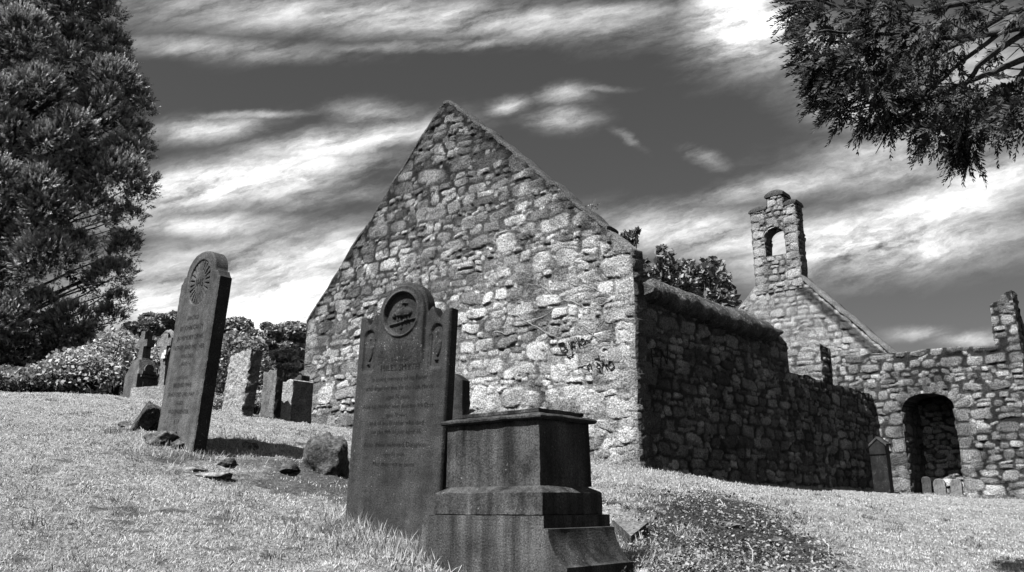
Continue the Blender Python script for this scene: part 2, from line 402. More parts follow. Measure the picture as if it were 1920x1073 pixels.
def ZS(*segs): return px_strokes([[z4(*p) for p in s] for s in segs], Lc, D)
GRAF = ZS([(160, 355), (200, 450)], [(155, 350), (235, 330), (215, 385), (275, 400), (240, 450), (205, 450)], [(300, 320), (330, 420)], [(335, 410), (330, 330), (390, 400), (400, 300)],
             [(400, 250), (460, 395), (430, 250)], [(480, 270), (455, 330), (500, 370), (540, 320), (510, 270), (480, 270)], [(540, 290), (600, 300)],
             [(250, 490), (290, 540), (350, 520), (365, 460)], [(560, 690), (600, 630), (640, 720)], [(700, 620), (750, 650), (705, 690), (770, 710), (790, 600), (760, 600)],
             [(800, 620), (850, 730)], [(850, 640), (810, 660), (850, 720)], [(880, 600), (860, 680), (900, 725), (950, 670), (920, 600), (880, 600)], [(670, 570), (740, 560), (735, 520)])
Rg.stroke(px_strokes([[(708, 480), (716, 480)], [(710, 483), (715, 477)]], Lc, D), .075, .8, 1.0)
# pale stains run with the weather: the foot and the middle of the wall are cleaner than the head and the skews
def gstain(U, Z, n1, n2):
    rake = np.minimum(EAVE+(APEX-EAVE)*U/(GW/2), EAVE+(APEX-EAVE)*(GW-U)/(GW/2))-Z
    e = sstep(.05, .5, rake+(n2-.5)*.5)
    clean = sstep(5.2, 1.5, Z-U*.28+(n1-.5)*3.5)
    return (.38+.62*e)*(.54+.54*clean)
Rg.finish(mortar=(.045, .16), lichen=.42, rough=.036, stain=gstain, smear=.38, mstain=lambda U, Z, a, b: .75+1.5*sstep(4.4, .8, Z-U*.30+(a-.5)*3.0))
nz_top = np.random.default_rng(3)
def rake(u):
    r = min(EAVE+(APEX-EAVE)*u/(GW/2), EAVE+(APEX-EAVE)*(GW-u)/(GW/2))
    r = min(r, APEX-.07)
    n = fbm(np.array([[u*2.2, 1.3, .7]]), 41, 4)[0]-.5
    r += n*.10
    if u > GW-.46: r = max(r, EAVE+.02+n*.03)
    return r
RsG = Rubble(0, .6, -.2, 4.2, 8); RsG.fill(tone=(.12, .26), h=(.2, .36), asp=(1, 2)); RsG.finish(mortar=(.06, .12))
mb = MB()
masonry(mb, Lc, D, Vv, Rg, 0, GW, lambda u: -.1+1.1*max(0, 1-u/GW), rake, .30, RsG, res=.0165, top_rough=.01)
gable = chpart(mb, 'gable_wall')
# weathered skew stones capping both slopes of the gable (thin, flush cement fillet)
mb = MB()
for sgn in (0, 1):
    uu = np.linspace(0.0, GW/2, 120) if sgn == 0 else np.linspace(GW/2, GW-.45, 120)
    prof = [(-.012, -.045), (-.018, .0), (.0, .022), (.10, .035), (.25, .03), (.31, .01), (.31, -.05)]
    P = np.zeros((len(uu), len(prof), 3))
    for i, u in enumerate(uu):
        zc = rake(u); j = (fbm(np.array([[u*9, 5, 2]]), 4, 3)[0]-.5)*.06; zc += (fbm(np.array([[u*5, 2, 9]]), 5, 4)[0]-.5)*.07
        for k, (a, b) in enumerate(prof):
            p2 = Lc+D*u+Vv*(a+(j if k < 3 else 0)); P[i, k] = (p2[0], p2[1], zc+b+j)
    mb.grid(wobble(P, .022), .07+.10*fbm(P*7, 3, 4))
    for e in (0, -1):
        q = wobble(P[e], .022); mb.grid(np.stack([q, np.broadcast_to(q.mean(0), q.shape)]), .12)
chpart(mb, 'skew_stones', parent=gable)
def paint_strokes(segs, P0, d, n_out, R, w, name, mat, parent):
    mb = MB(); rr = np.random.default_rng(4)
    for sg in segs:
        sg = np.array(sg); L = np.r_[0, np.cumsum(np.hypot(*np.diff(sg, axis=0).T))]; k = np.linspace(0, L[-1], max(4, int(L[-1]/.012)))
        u, z = np.interp(k, L, sg[:, 0]), np.interp(k, L, sg[:, 1]); h = np.maximum.reduce([R.sample(R.H, u+a, z+b) for a in (-.03, -.015, 0, .015, .03) for b in (-.03, -.015, 0, .015, .03)])
        P = np.array([P0[0], P0[1], 0])+u[:, None]*np.array([d[0], d[1], 0])+np.array([0, 0, 1.])*z[:, None]
        P = wobble(P, .022)+np.array([n_out[0], n_out[1], 0])*(h+.010)[:, None]
        tube(mb, P, w*rr.uniform(.75, 1.15, len(k)), 6)
    return chpart(mb, name, mat, parent=parent)
for GW_ in (GRAF[:8], GRAF[8:]): paint_strokes(GW_, Lc, D, -Vv, Rg, .0098, 'graffiti', M['letter'], gable)

# --- side wall (towards the arch): t runs along Vv from the near corner; its face looks along D
def side_at(x, y): return onplane(x, y, Cc, Vv)
nD = -D
Rsd = Rubble(0, 10.9, -.3, 3.6, 23)
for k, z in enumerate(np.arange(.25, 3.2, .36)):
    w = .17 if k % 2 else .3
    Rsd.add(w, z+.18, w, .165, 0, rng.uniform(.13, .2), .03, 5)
Rsd.fill(h=(.07, .28), asp=(1.1, 3.4), tone=(.12, .55), bump=(.004, .045), tight=.88, tilt=.08, pins=2500)  # stones toned darker than the gable's, deepening the shade of this face
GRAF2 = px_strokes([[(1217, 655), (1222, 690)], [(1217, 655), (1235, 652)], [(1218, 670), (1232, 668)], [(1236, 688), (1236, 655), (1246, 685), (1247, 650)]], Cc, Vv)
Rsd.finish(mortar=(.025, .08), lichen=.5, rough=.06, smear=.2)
def sgz(t): p = Cc+Vv*t; return float(gz(p[0], p[1]))-.25
T1 = side_at(1475, 640)[0]; SH = 3.16
TP0, TP1 = side_at(1540, 680)[0], side_at(1559, 690)[0]; TA = 10.35
lowz = 2.47
Rend = Rubble(0, 1.0, -.3, 3.8, 31); Rend.fill(tone=(.3, .55), h=(.14, .3), asp=(1, 2.4)); Rend.finish(mortar=(.1, .2), lichen=.3)
mb = MB()
def sh1(t):
    n = (fbm(np.array([[t*2.5, 7.3, .2]]), 14, 3)[0]-.5)
    return SH+n*.10-.12*max(0, (t-T1+.35)/.35)
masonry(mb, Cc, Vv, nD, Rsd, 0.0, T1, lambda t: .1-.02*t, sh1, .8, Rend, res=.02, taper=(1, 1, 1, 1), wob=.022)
side = chpart(mb, 'side_wall')
paint_strokes(GRAF2, Cc, Vv, D, Rsd, .010, 'graffiti', M['letter'], side)
mb = MB()
def lw(t): return lowz+(fbm(np.array([[t*3, 2.3, .2]]), 15, 3)[0]-.5)*.16
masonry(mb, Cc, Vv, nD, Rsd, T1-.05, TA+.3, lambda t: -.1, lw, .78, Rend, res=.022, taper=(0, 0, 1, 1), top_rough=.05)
chpart(mb, 'window_sill_wall')
mb = MB()
masonry(mb, Cc, Vv, nD, Rsd, TP0, TP1, lambda t: 2.3, lambda t: 3.30+.05*math.sin(t*3), .8, Rend, res=.02)
chpart(mb, 'window_pier')
# rounded coping on the near length of side wall
mb = MB(); tt = np.linspace(.22, T1-.62, 150)
prof = [(.00, -.24), (.12, -.22), (.20, -.15), (.215, -.05), (.17, .06), (.06, .17), (-.1, .25), (-.3, .31), (-.55, .26), (-.78, .05)]
P = np.zeros((len(tt), len(prof), 3))
for i, t in enumerate(tt):
    e = min(1, (tt[-1]-t)/.5+.35, (t-tt[0])/.3+.5); sl_i = int((t+.3*math.sin(t*2))/.62); jn = (t+.3*math.sin(t*2))/.62-sl_i; e *= (1-.16*math.exp(-(min(jn, 1-jn)/.035)**2))*(.92+.16*((sl_i*7919) % 13)/13); n = fbm(np.array([[t*1.6, 3.3, 1.2]]), 19, 4)[0]-.5
    for k, (a, b) in enumerate(prof):
        p2 = Cc+Vv*t+D*(a+n*.04*(k < 6)); P[i, k] = (p2[0], p2[1], SH+b*e+n*.09)
P += .11*(np.stack([fbm(P*5, 1, 5), fbm(P*5, 2, 5), fbm(P*5, 3, 5)], -1)-.5)
mb.grid(P, .15+1.9*fbm(P*5, 8, 5)**1.6)
for e in (0, -1):
    q = P[e]; mb.grid(np.stack([q, np.broadcast_to(q.mean(0), q.shape)]), .6)
chpart(mb, 'coping', M['moss'], parent=side)

# --- wing wall with the blocked arch
W0 = Cc+Vv*TA
def wing_at(x, y): return onplane(x, y, W0, D)
rA0, rA1 = wing_at(1700, 850)[0], wing_at(1800, 850)[0]; rE = wing_at(1899, 560)[0]; rS = wing_at(1861, 610)[0]
zTop = wing_at(1745, 737)[1]; zSpr = zTop-.36
wz = lambda u: 3.44-.03*u+(fbm(np.array([[u*3, 4.4, .8]]), 18, 3)[0]-.5)*.10
rc = (rA0+rA1)/2; hw_ = (rA1-rA0)/2
def arch(u):
    k = np.clip(abs(u-rc)/hw_, 0, 1); return zSpr+(zTop-zSpr)*math.sqrt(max(0, 1-k**2.2))
Rw = Rubble(-.8, rE+.1, -.6, 4.8, 44)
for k in range(13):
    if k % 4 == 3: continue
    a = np.pi*(k+.5+rng.normal(0, .12))/13; e_ = rng.uniform(.10, .17); cx, cz = rc+math.cos(a)*(hw_+e_), zSpr+math.sin(a)*(zTop-zSpr+e_)
    Rw.add(cx, cz, e_*.95, rng.uniform(.045, .08), math.atan2(math.sin(a), math.cos(a)*.8)+rng.normal(0, .1), rng.uniform(.14, .55), .03, 3)
for k, z in enumerate(np.arange(-.1, zSpr, .3)):
    w = .2 if k % 2 else .13
    Rw.add(rA1+w+.01, z+.15, w, .135, 0, rng.uniform(.4, .56), .03, 4); Rw.add(rA0-w-.01, z+.15, w, .135, 0, rng.uniform(.25, .4), .03, 4)
Rw.fill(h=(.12, .32), asp=(.9, 2.2), tone=(.22, .72), bump=(.012, .045), tight=.83, tilt=.08, pins=1200)
Rw.finish(mortar=(.04, .10), lichen=.5, rough=.03, stain=lambda U, Z, a, b: (.58+.5*a), smear=.2)
RsW = Rubble(0, 4.6, -.6, 4.9, 45); RsW.fill(tone=(.14, .3), h=(.16, .32)); RsW.finish(mortar=(.06, .12))
mb = MB(); gb = lambda u: -.5
DEEP = 1.35
masonry(mb, W0, D, Vv, Rw, -.8, rA0, gb, wz, .8, RsW, taper=(1, 0, 1, 1))
masonry(mb, W0, D, Vv, Rw, rA0, rA1, arch, wz, .8, RsW, taper=(0, 0, 1, 0), left=False, right=False)
masonry(mb, W0, D, Vv, Rw, rA1, rS, gb, wz, .8, RsW, taper=(0, 0, 1, 1), right=False)
def stub(u):
    k = (u-rS)/(rE-rS); return 4.24+.22*k+(.06 if k > .5 else 0)+(fbm(np.array([[u*7, 4.4, .8]]), 28, 3)[0]-.5)*.10
masonry(mb, W0, D, Vv, Rw, rS, rE, gb, stub, .45, RsW, taper=(0, 1, 1, 1))
wing = chpart(mb, 'arched_wall')
mb = MB()   # return wall running back from the stub, its broken head falling away
WE = W0+D*rE
Rr = Rubble(0, 4.2, -.8, 4.9, 47); Rr.fill(tone=(.14, .3), h=(.15, .3)); Rr.finish(mortar=(.05, .12), lichen=.5)
masonry(mb, WE, Vv, nD, Rr, .44, 4.0, lambda t: -.7, lambda t: 4.60-.9*min(t, 1.8)+.16*(fbm(np.array([[t*4, 1, 1]]), 6, 3)[0]-.5), (rE-rS)*.9, RsW, taper=(0, 1, 1, 1))
chpart(mb, 'return_wall')
mb = MB()   # side cheeks of the deep recess and its blocking wall
Ri = Rubble(-.4, rE, -.6, 3.2, 49); Ri.fill(tone=(.35, .95), h=(.12, .28), asp=(1, 2.4), bump=(.02, .06))
WI = W0+Vv*DEEP
Ri.stroke(px_strokes([[(1771, 866), (1780, 855), (1776, 872), (1784, 857)], [(1770, 864), (1788, 868)], [(1787, 862), (1793, 872), (1796, 862), (1803, 873), (1806, 866)]], WI, D), .022, .75, .9)
Ri.finish(mortar=(.06, .16), lichen=.3)
masonry(mb, WI, D, Vv, Ri, rA0-.35, rA1+.75, gb, lambda u: 2.9, .4, RsW)
masonry(mb, W0+Vv*.78, D, Vv, Ri, rA0-.35, rA0, gb, lambda u: 2.9, DEEP-.7, RsW)
masonry(mb, W0+Vv*.78, D, Vv, Ri, rA1+.02, rA1+.35, gb, lambda u: 2.9, DEEP-.7, RsW)
mb.grid(np.array([[list(W0+D*(rA0-.4)+Vv*.75)+[2.75], list(W0+D*(rA1+.5)+Vv*.75)+[2.75]], [list(W0+D*(rA0-.4)+Vv*(DEEP+.3))+[2.75], list(W0+D*(rA1+.5)+Vv*(DEEP+.3))+[2.75]]]), .15)
chpart(mb, 'blocking_wall')

# --- far gable with bellcote
FP = Cc-D*(GW/2)+Vv*15.2
def far_at(x, y): return onplane(x, y, FP, D)
qT0, qT1 = far_at(1412, 460)[0], far_at(1498, 460)[0]
zTB, zTT = far_at(1500, 520)[1], far_at(1420, 396)[1]
qE, zE = far_at(1668, 657)
sl = (zTB-zE)/(qE-qT1)
Rf = Rubble(-4.6, 4.6, 0, zTT+1.2, 61, res=.02)
Rf.fill(h=(.14, .32), asp=(.9, 1.9), tone=(.36, .62), bump=(.015, .05), tight=.9, pins=2500)
def fst(U, Z, n1, n2):
    k = (zTB-Z)-(U-qT1)*sl                       # a dark band following the slope just under the right skew
    band = sstep(.18, .3, k+(n2-.5)*.1)*sstep(.75, .55, k+(n2-.5)*.1)*(U > qT1-.2)
    return (1-.75*band)*(.85+.3*n1)
Rf.finish(mortar=(.2, .34), lichen=.35, rough=.03, stain=fst, smear=.4)
def frake(q):
    qq = q-qT1 if q > qT1 else (qT0-q if q < qT0 else 0)
    n = fbm(np.array([[q*2.2, 1.3, 9.7]]), 43, 4)[0]-.5
    return max(zTB-sl*qq+n*.12, 2.2)
RsF = Rubble(0, .8, 0, zTT+1.2, 63); RsF.fill(tone=(.2, .36), h=(.16, .3)); RsF.finish(mortar=(.08, .16))
mb = MB(); masonry(mb, FP, D, Vv, Rf, -4.2, 4.2, lambda q: .2, frake, .6, RsF, res=.028)
bg = chpart(mb, 'bell_gable')
mb = MB()   # skew stones of the bell gable
uu = np.linspace(qT1+.02, 4.15, 90); prof = [(-.05, -.09), (-.06, .0), (-.03, .05), (.3, .07), (.62, .04), (.64, -.1)]
P = np.zeros((len(uu), len(prof), 3))
for i, u in enumerate(uu):
    st = (int(u/.42) % 2)*.03
    for k, (a, b) in enumerate(prof):
        p2 = FP+D*u+Vv*(a-(st if k < 3 else 0)); P[i, k] = (p2[0], p2[1], frake(u)+b+st*.6)
mb.grid(wobble(P, .03), .12+.22*fbm(P*4, 3, 4)); chpart(mb, 'skew_stones', parent=bg)
mb = MB()
Rt = Rubble(qT0-.1, qT1+.1, zTB-.6, zTT+1.0, 66)
for k, z in enumerate(np.arange(zTB-.3, zTT, .30)):
    w = .24 if k % 2 else .15
    Rt.add(qT1-w, z+.15, w, .13, 0, rng.uniform(.36, .55), .035, 4); w = .39-w
    Rt.add(qT0+w, z+.15, w, .13, 0, rng.uniform(.34, .52), .035, 4)
Rt.fill(h=(.12, .26), asp=(.9, 2.0), tone=(.28, .5), bump=(.02, .05), tight=.86, pins=300); Rt.finish(mortar=(.07, .15), lichen=.4, rough=.03)
h0, zH0 = far_at(1437, 482); h1, zH1 = far_at(1470, 425); zHs = zH1-.05
def harch(q):
    k = np.clip(abs(q-(h0+h1)/2)/((h1-h0)/2), 0, 1); return zHs-.22+.3*math.sqrt(max(0, 1-k*k))
TT = .55
FT = FP-Vv*.02
masonry(mb, FT, D, Vv, Rt, qT0, h0, lambda q: zTB-.35, lambda q: zTT, TT, RsF, taper=(1, 1, 1, 0))
masonry(mb, FT, D, Vv, Rt, h1, qT1, lambda q: zTB-.35, lambda q: zTT+.02, TT, RsF, taper=(1, 1, 1, 0))
masonry(mb, FT, D, Vv, Rt, h0, h1, lambda q: zTB-.35, lambda q: zH0, TT, RsF, taper=(0, 0, 1, 0), left=False, right=False)
masonry(mb, FT, D, Vv, Rt, h0, h1, harch, lambda q: zTT, TT, RsF, taper=(0, 0, 1, 0), left=False, right=False)
m0, _ = far_at(1439, 380); m1, zM = far_at(1466, 366)
masonry(mb, FT, D, Vv, Rt, m0, m1, lambda q: zTT-.05, lambda q: zM+.05, TT*.9, RsF)
bell = chpart(mb, 'bellcote')
def capstone(q0, q1, za, zb_, zc, ov=.05):
    mb = MB(); n = 24; ks = np.linspace(0, 1, n); P = np.zeros((n, 6, 3))
    for i, k in enumerate(ks):
        q = q0-ov+(q1-q0+2*ov)*k; z = za+(zb_-za)*k+zc*math.sin(k*math.pi)**.8
        for j, (a, b) in enumerate([(-ov, -.07), (-ov-.02, -.02), (-ov+.06, .05), (TT-.06, .05), (TT+ov, -.02), (TT+ov, -.07)]):
            p2 = FT+D*q+Vv*a; P[i, j] = (p2[0], p2[1], (za+(zb_-za)*k if j in (0, 5) else z)+b)
    mb.grid(wobble(P, .025), .04+.10*fbm(P*6, 3, 4))
    for e in (0, -1): mb.grid(np.stack([wobble(P[e], .025), wobble(np.c_[P[e][:, :2], np.full(6, P[e][0, 2])], .025)]), .15)
    chpart(mb, 'cap_stone', parent=bell)
capstone(qT0, m0-.07, zTT+.02, zTT+.05, .05); capstone(m1+.09, qT1, zTT+.03, zTT+.05, .05); capstone(m0, m1, zM+.08, zM+.08, .09, .06)
# bare creeper stems on the gable, thin
mb = MB(); r = np.random.default_rng(17)
for (x, y, dx, dy) in [(1000,590,60,-20),(1060,575,70,10),(1095,640,40,-30),(1040,560,-50,-25),(1120,610,40,-45),(980,560,-70,30),(930,620,60,-15),(1085,700,50,-12),(1130,650,-40,-60),(1010,540,30,-60),(1070,520,60,40),(1150,560,-80,15),(960,600,90,20)]:
    P = []
    for k in np.linspace(0, 1, 14):
        u, z = onplane(x+dx*k+r.normal(0, 1.2), y+dy*k+12*math.sin(k*3+x)+r.normal(0, 1.2), Lc, D)
        h = Rg.sample(Rg.H, np.array([u]), np.array([z]))[0]
        p2 = Lc+D*u-Vv*(max(h, 0)+.015); P.append((p2[0], p2[1], z))
    tube(mb, P, np.linspace(.0065, .003, 14), 4)
tag(mb.build('creeper', M['wood']), 'thin bare creeper stems clinging to the right half of the gable', 'creeper')

# ------------------------------------------------------------------ carved slabs
def slab(name, w, top, thick, hf, mat, parent, res=.006, below=.3, batter=0.0, rough=.002, tone_fn=None):
    mb = MB(); nx = max(10, int(w/res)); x = np.linspace(-w/2, w/2, nx); t = np.array([top(a) for a in x])
    nz = max(10, int((t.max()+below)/res)); k = np.linspace(0, 1, nz)
    Z = -below+(t[:, None]+below)*k[None]; X = np.broadcast_to(x[:, None], Z.shape)
    ed = np.minimum(np.minimum(X+w/2, w/2-X), t[:, None]-Z)
    H = hf(X, Z)-.012*sstep(.014, 0, ed)+(fbm(np.stack([X*30, Z*30, X*0], -1), 5, 3)-.5)*rough*2
    tn = np.ones(Z.shape) if tone_fn is None else tone_fn(X, Z)
    Fp = np.stack([X, -H, Z], -1); mb.grid(Fp, tn)
    ny = max(3, int(thick/.02))
    Pt = np.zeros((nx, ny, 3)); Pt[..., 0] = x[:, None]; Pt[..., 1] = np.linspace(0, thick, ny)[None]; Pt[..., 2] = t[:, None]
    Pt[:, 0] = Fp[:, -1]; mb.grid(Pt, tn[:, -1:])
    for i in (0, -1):
        E = np.zeros((ny, nz, 3)); E[..., 0] = x[i]; E[..., 1] = np.linspace(0, thick, ny)[:, None]; E[..., 2] = Z[i][None]; E[0] = Fp[i]
        E[1:, :, 0] += (fbm(E[1:]*14+3, 6, 3)-.5)*rough*5; mb.grid(E, .8)
    B = np.stack([np.broadcast_to(x[:, None], (nx, 2)), np.full((nx, 2), thick), np.stack([np.full(nx, -below), t], 1)], -1); mb.grid(B)
    return mb.build(name, mat, parent)
def pose(o, p, az, tilt=0.0, back=0.0):
    """x axis along the face to the right, y into the stone"""
    o.location = p
    o.rotation_mode = 'QUATERNION'
    o.rotation_quaternion = (Matrix.Rotation(az, 4, 'Z') @ Matrix.Rotation(tilt, 4, 'Y') @ Matrix.Rotation(-back, 4, 'X')).to_quaternion()
def text(parent, s, x, z, size, mat, y=-.0045, align='CENTER', sx=1.0, name='inscription'):
    cu = bpy.data.curves.new('lettering', 'FONT'); cu.body = s; cu.size = size; cu.align_x = align; cu.space_character = 1.05; cu.offset = -.0002
    ob = bpy.data.objects.new('lettering', cu); COL.objects.link(ob)
    bpy.context.view_layer.update()
    me = bpy.data.meshes.new_from_object(ob.evaluated_get(bpy.context.evaluated_depsgraph_get()))
    bpy.data.objects.remove(ob)
    co = np.empty(len(me.vertices)*3); me.vertices.foreach_get('co', co); co = co.reshape(-1, 3)
    me.vertices.foreach_set('co', np.stack([x+co[:, 0]*sx, np.full(len(co), y), z+co[:, 1]], -1).astype(np.float32).ravel())
    me.materials.clear(); me.materials.append(mat); me.update()
    o = bpy.data.objects.new(name, me); link(o, parent); return o
def join(objs, name):
    """merge several text meshes into one inscription mesh"""
    import bmesh
    bm = bmesh.new()
    for o in objs: bm.from_mesh(o.data)
    me = bpy.data.meshes.new(name); bm.to_mesh(me); bm.free(); me.materials.append(objs[0].data.materials[0])
    p = objs[0].parent
    for o in objs: bpy.data.objects.remove(o)
    return link(bpy.data.objects.new(name, me), p)
def smax(a, b): return np.maximum(a, b)
# --- tall dark headstone in the foreground
hs = empty('headstone'); tag(hs, 'tall dark headstone with round top, carved lamb medallion and two urn niches', 'headstone')
az1 = rad(-34); b0 = at(645, 968, 6.0); w1 = .82
c1 = b0+np.array([math.cos(az1), math.sin(az1), 0])*w1/2; c1[2] = -.145
pose(hs, c1, az1, rad(1.9), rad(1))
zc = 1.40
def top1(x):
    a = abs(x)
    if a < .215: return zc+1.07*math.sqrt(max(0, .215**2-a*a))
    if a < .25: return zc-.02+.055*math.sin((a-.215)/.035*math.pi/2)
    if a < .315: return zc+.035-.085*(1-math.cos((a-.25)/.065*math.pi))/2
    if a < .37: return zc-.05+.06*(1-math.cos((a-.315)/.055*math.pi))/2
    return zc+.012
def hf1(X, Z):
    a = np.abs(X); r = np.hypot(X, Z-zc)
    h = np.zeros(X.shape)
    h -= .012*sstep(.405, .412, a)                                        # rebated arris
    inarch = (a < .205) & (Z > 1.12)
    h += .028*sstep(.212, .195, np.where(Z > zc, r, a))*sstep(1.02, 1.2, Z)    # raised hood and its stilts
    h -= .026*sstep(.152, .143, r)                                        # sunk medallion
    ring = np.exp(-((r-.158)/.009)**2); h += .012*ring
    # lamb on a ledge, with staff
    body = np.sqrt(((X-.005)/.078)**2+((Z-zc-.012)/.034)**2); h += .024*np.sqrt(np.clip(1-body**2, 0, 1))
    head = np.sqrt(((X+.075)/.026)**2+((Z-zc+.005)/.022)**2); h += .020*np.sqrt(np.clip(1-head**2, 0, 1))
    for lx in (-.045, -.02, .03, .055): h += .014*sstep(.010, .004, np.abs(X-lx))*sstep(zc-.052, zc-.045, Z)*sstep(zc, zc-.01, Z)
    h += .014*sstep(.009, .004, np.abs(Z-zc+.055-.15*(X)))*sstep(.125, .11, a)
    h += .012*sstep(.009, .004, np.abs(X-.01))*sstep(zc+.03, zc+.04, Z)*sstep(zc+.1, zc+.09, Z)
    h += .012*sstep(.007, .003, np.abs(Z-zc-.075))*sstep(.03, .022, np.abs(X-.01))
    h += .010*sstep(.012, .004, np.abs(X+.01))*sstep(zc-.11, zc-.1, Z)*sstep(zc-.055, zc-.06, Z)
    # urn niches
    xn = a-.305; zn = 1.26; topn = np.where(Z > zn, np.hypot(xn, (Z-zn)), np.abs(xn))
    nic = sstep(.052, .044, topn)*sstep(1.0, 1.03, Z); h -= .016*nic
    prof = np.interp(Z, [1.06, 1.075, 1.085, 1.11, 1.15, 1.185, 1.19, 1.20, 1.225, 1.23, 1.25, 1.27], [.016, .016, .006, .022, .034, .034, .038, .02, .012, .006, .009, 0])
    u = np.abs(xn)/np.maximum(prof, 1e-4); h += nic*.014*np.sqrt(np.clip(1-u*u, 0, 1))*(Z > 1.06)
    h -= .006*sstep(.006, .002, np.abs(xn+.058))*(Z > .95)*(Z < 1.24)
    return h
slab('slab', w1, top1, .085, hf1, M['dark'], hs, res=.005, tone_fn=lambda X, Z: 1.0+.35*sstep(.5, -.1, Z)+.5*sstep(.02, .005, np.abs(np.hypot(X, Z-zc)-.156)))
L = []
for s, z, sz, sx in [('Erected by', 1.075, .036, .9), ('MILES SMYTH', 1.012, .062, .92), ('in loving memory of his Father', .945, .043, .9), ('who departed this life the 12th March', .882, .043, .86),
                 ('aged 76 years', .82, .04, .9), ('Also his Mother who died the 9th Octr', .757, .043, .86), ('aged 72 years', .70, .036, .9), ('and of his Brother who died', .645, .042, .95), ('on the 4th of July aged 35', .588, .042, .95),
                 ('Also their beloved Daughter', .50, .046, 1.0), ('aged 21 years', .44, .036, .9), ('May they rest in peace', .375, .040, .95)]:
    L.append(text(hs, s, 0, z, sz, M['letter'], y=-.0042 if z < 1.0 else -.030 if z > 1.1 else -.0200, sx=sx))
for o in L:
    z = np.array([v.co.z for v in o.data.vertices]).mean(); h = float(.028*sstep(1.02, 1.2, np.array([z]))[0])
    for v in o.data.vertices:
        hx = .028*float(sstep(.212, .195, np.array([abs(v.co.x)]))[0])*float(sstep(1.02, 1.2, np.array([v.co.z]))[0])
        v.co.y = -hx-.0035
for o in L: o.name = 'inscription_line'

# --- leaning headstone on the left
h2 = empty('headstone'); tag(h2, 'leaning grey headstone with carved sunburst circle, standing alone on the left slope', 'headstone')
az2 = rad(-45); b2 = (at(296, 806, 7.5)+at(363, 845, 7.0))/2; b2[0] -= .015; b2[2] = .44
pose(h2, b2, az2, rad(4.2), rad(2)); w2 = .74
def top2(x):
    a = abs(x)
    if a < .27: return 1.50+.20*math.sqrt(max(0, 1-(a/.27)**2.3))
    if a < .31: return 1.50
    return 1.44+.06*max(0, 1-((a-.31)/.05)**.7)
def hf2(X, Z):
    r = np.hypot(X+.0, Z-1.42); th = np.arctan2(Z-1.42, X); h = np.zeros(X.shape)
    h -= .012*sstep(.205, .2, r)*sstep(.19, .196, r)
    h -= .006*sstep(.2, .19, r)
    ray_ = np.abs(((th/(2*np.pi)*22) % 1)-.5)
    h -= .022*sstep(.16, .07, ray_)*sstep(.095, .11, r)*sstep(.195, .185, r)
    return h
slab('slab', w2, top2, .118, hf2, M['dark'], h2, res=.006, rough=.004, tone_fn=lambda X, Z: 1.9+.6*sstep(.8, 0, Z))
L = [text(h2, 'IHS', 0, 1.385, .10, M['letter'], y=.001)]
for s, z, sz in [('ERECTED', 1.09, .050), ('BY JOHN CARTY', 1.0, .058), ('IN MEMORY OF HIS', .915, .056), ('FATHER AND MOTHER', .83, .056), ('WHO DIED', .755, .046), ('AGED 74', .69, .044), ('ALSO HIS', .575, .04),
                 ('BELOVED WIFE', .505, .05), ('WHO DIED 2ND MAY', .425, .05), ('AGED', .355, .046), ('AND DAUGHTER', .28, .05), ('R I P', .195, .05)]:
    L.append(text(h2, s, 0, z, sz, M['letter'], y=-.004))
for o in L: o.name = 'inscription_line'

# --- pedestal tomb
tomb = empty('pedestal_tomb'); tag(tomb, 'dark square pedestal tomb with moulded cap and stepped base in the foreground', 'pedestal tomb')
azt = math.atan2(D[1], D[0]); near = at(1019, 967, 4.7)
pose(tomb, near, azt, rad(-.3), 0)      # local x to the right along D, y along Vv; near right-front corner at the origin
TW, TD = .90, .62
def ring(prof, x0, x1, y0, y1, name, n=26, tone=1.0):
    """square block lofted through (inset, z) profile points"""
    mb = MB(); prof = np.array(prof, float)
    fine = [prof[0]]
    for a, b in zip(prof[:-1], prof[1:]):
        m = max(1, int(np.hypot(*(b-a))/.02)); fine += [a+(b-a)*k/m for k in range(1, m+1)]
    fine = np.array(fine)
    for (ax, ay, bx, by, nx_, ny_) in ((x0, y0, x1, y0, 0, 1), (x1, y0, x1, y1, -1, 0), (x1, y1, x0, y1, 0, -1), (x0, y1, x0, y0, 1, 0)):
        k = np.linspace(0, 1, n*2)
        P = np.zeros((len(k), len(fine), 3))
        dx, dy = bx-ax, by-ay; Ln = math.hypot(dx, dy)
        for j, (i_, z) in enumerate(fine):
            kk = (i_/Ln)+k*(1-2*i_/Ln)
            P[:, j, 0] = ax+dx*kk+nx_*i_; P[:, j, 1] = ay+dy*kk+ny_*i_; P[:, j, 2] = z
        e = .010*(np.stack([fbm(P*14, 1, 4), fbm(P*14, 2, 4), fbm(P*14, 3, 4)], -1)-.5)
        mb.grid(P+e, tone*(.8+.4*fbm(P*7, 4, 3)))
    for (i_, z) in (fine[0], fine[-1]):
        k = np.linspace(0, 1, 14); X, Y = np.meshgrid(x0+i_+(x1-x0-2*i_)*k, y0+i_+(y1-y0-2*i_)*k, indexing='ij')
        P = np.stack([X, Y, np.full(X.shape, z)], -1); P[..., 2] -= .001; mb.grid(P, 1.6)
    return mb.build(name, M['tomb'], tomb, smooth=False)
z0 = near[2]
def rz(y, Y=4.72): return at(1017, y, Y)[2]-z0
zb1 = rz(967, 4.7); zb2 = rz(923, 4.75); zb3 = rz(911, 4.78); zs = rz(788, 4.82); zct = rz(764, 4.86)
ring([(.04, zb1), (.035, zb1+.005), (.035, zb2), (.10, zb3+.004)], -TW, 0, 0, TD+.012, 'plinth')
ring([(.105, zb3+.002), (.109, zs+.012)], -TW-.044, 0, 0, TD+.076, 'shaft', tone=1.1)
ch = zct-zs; ins = .109
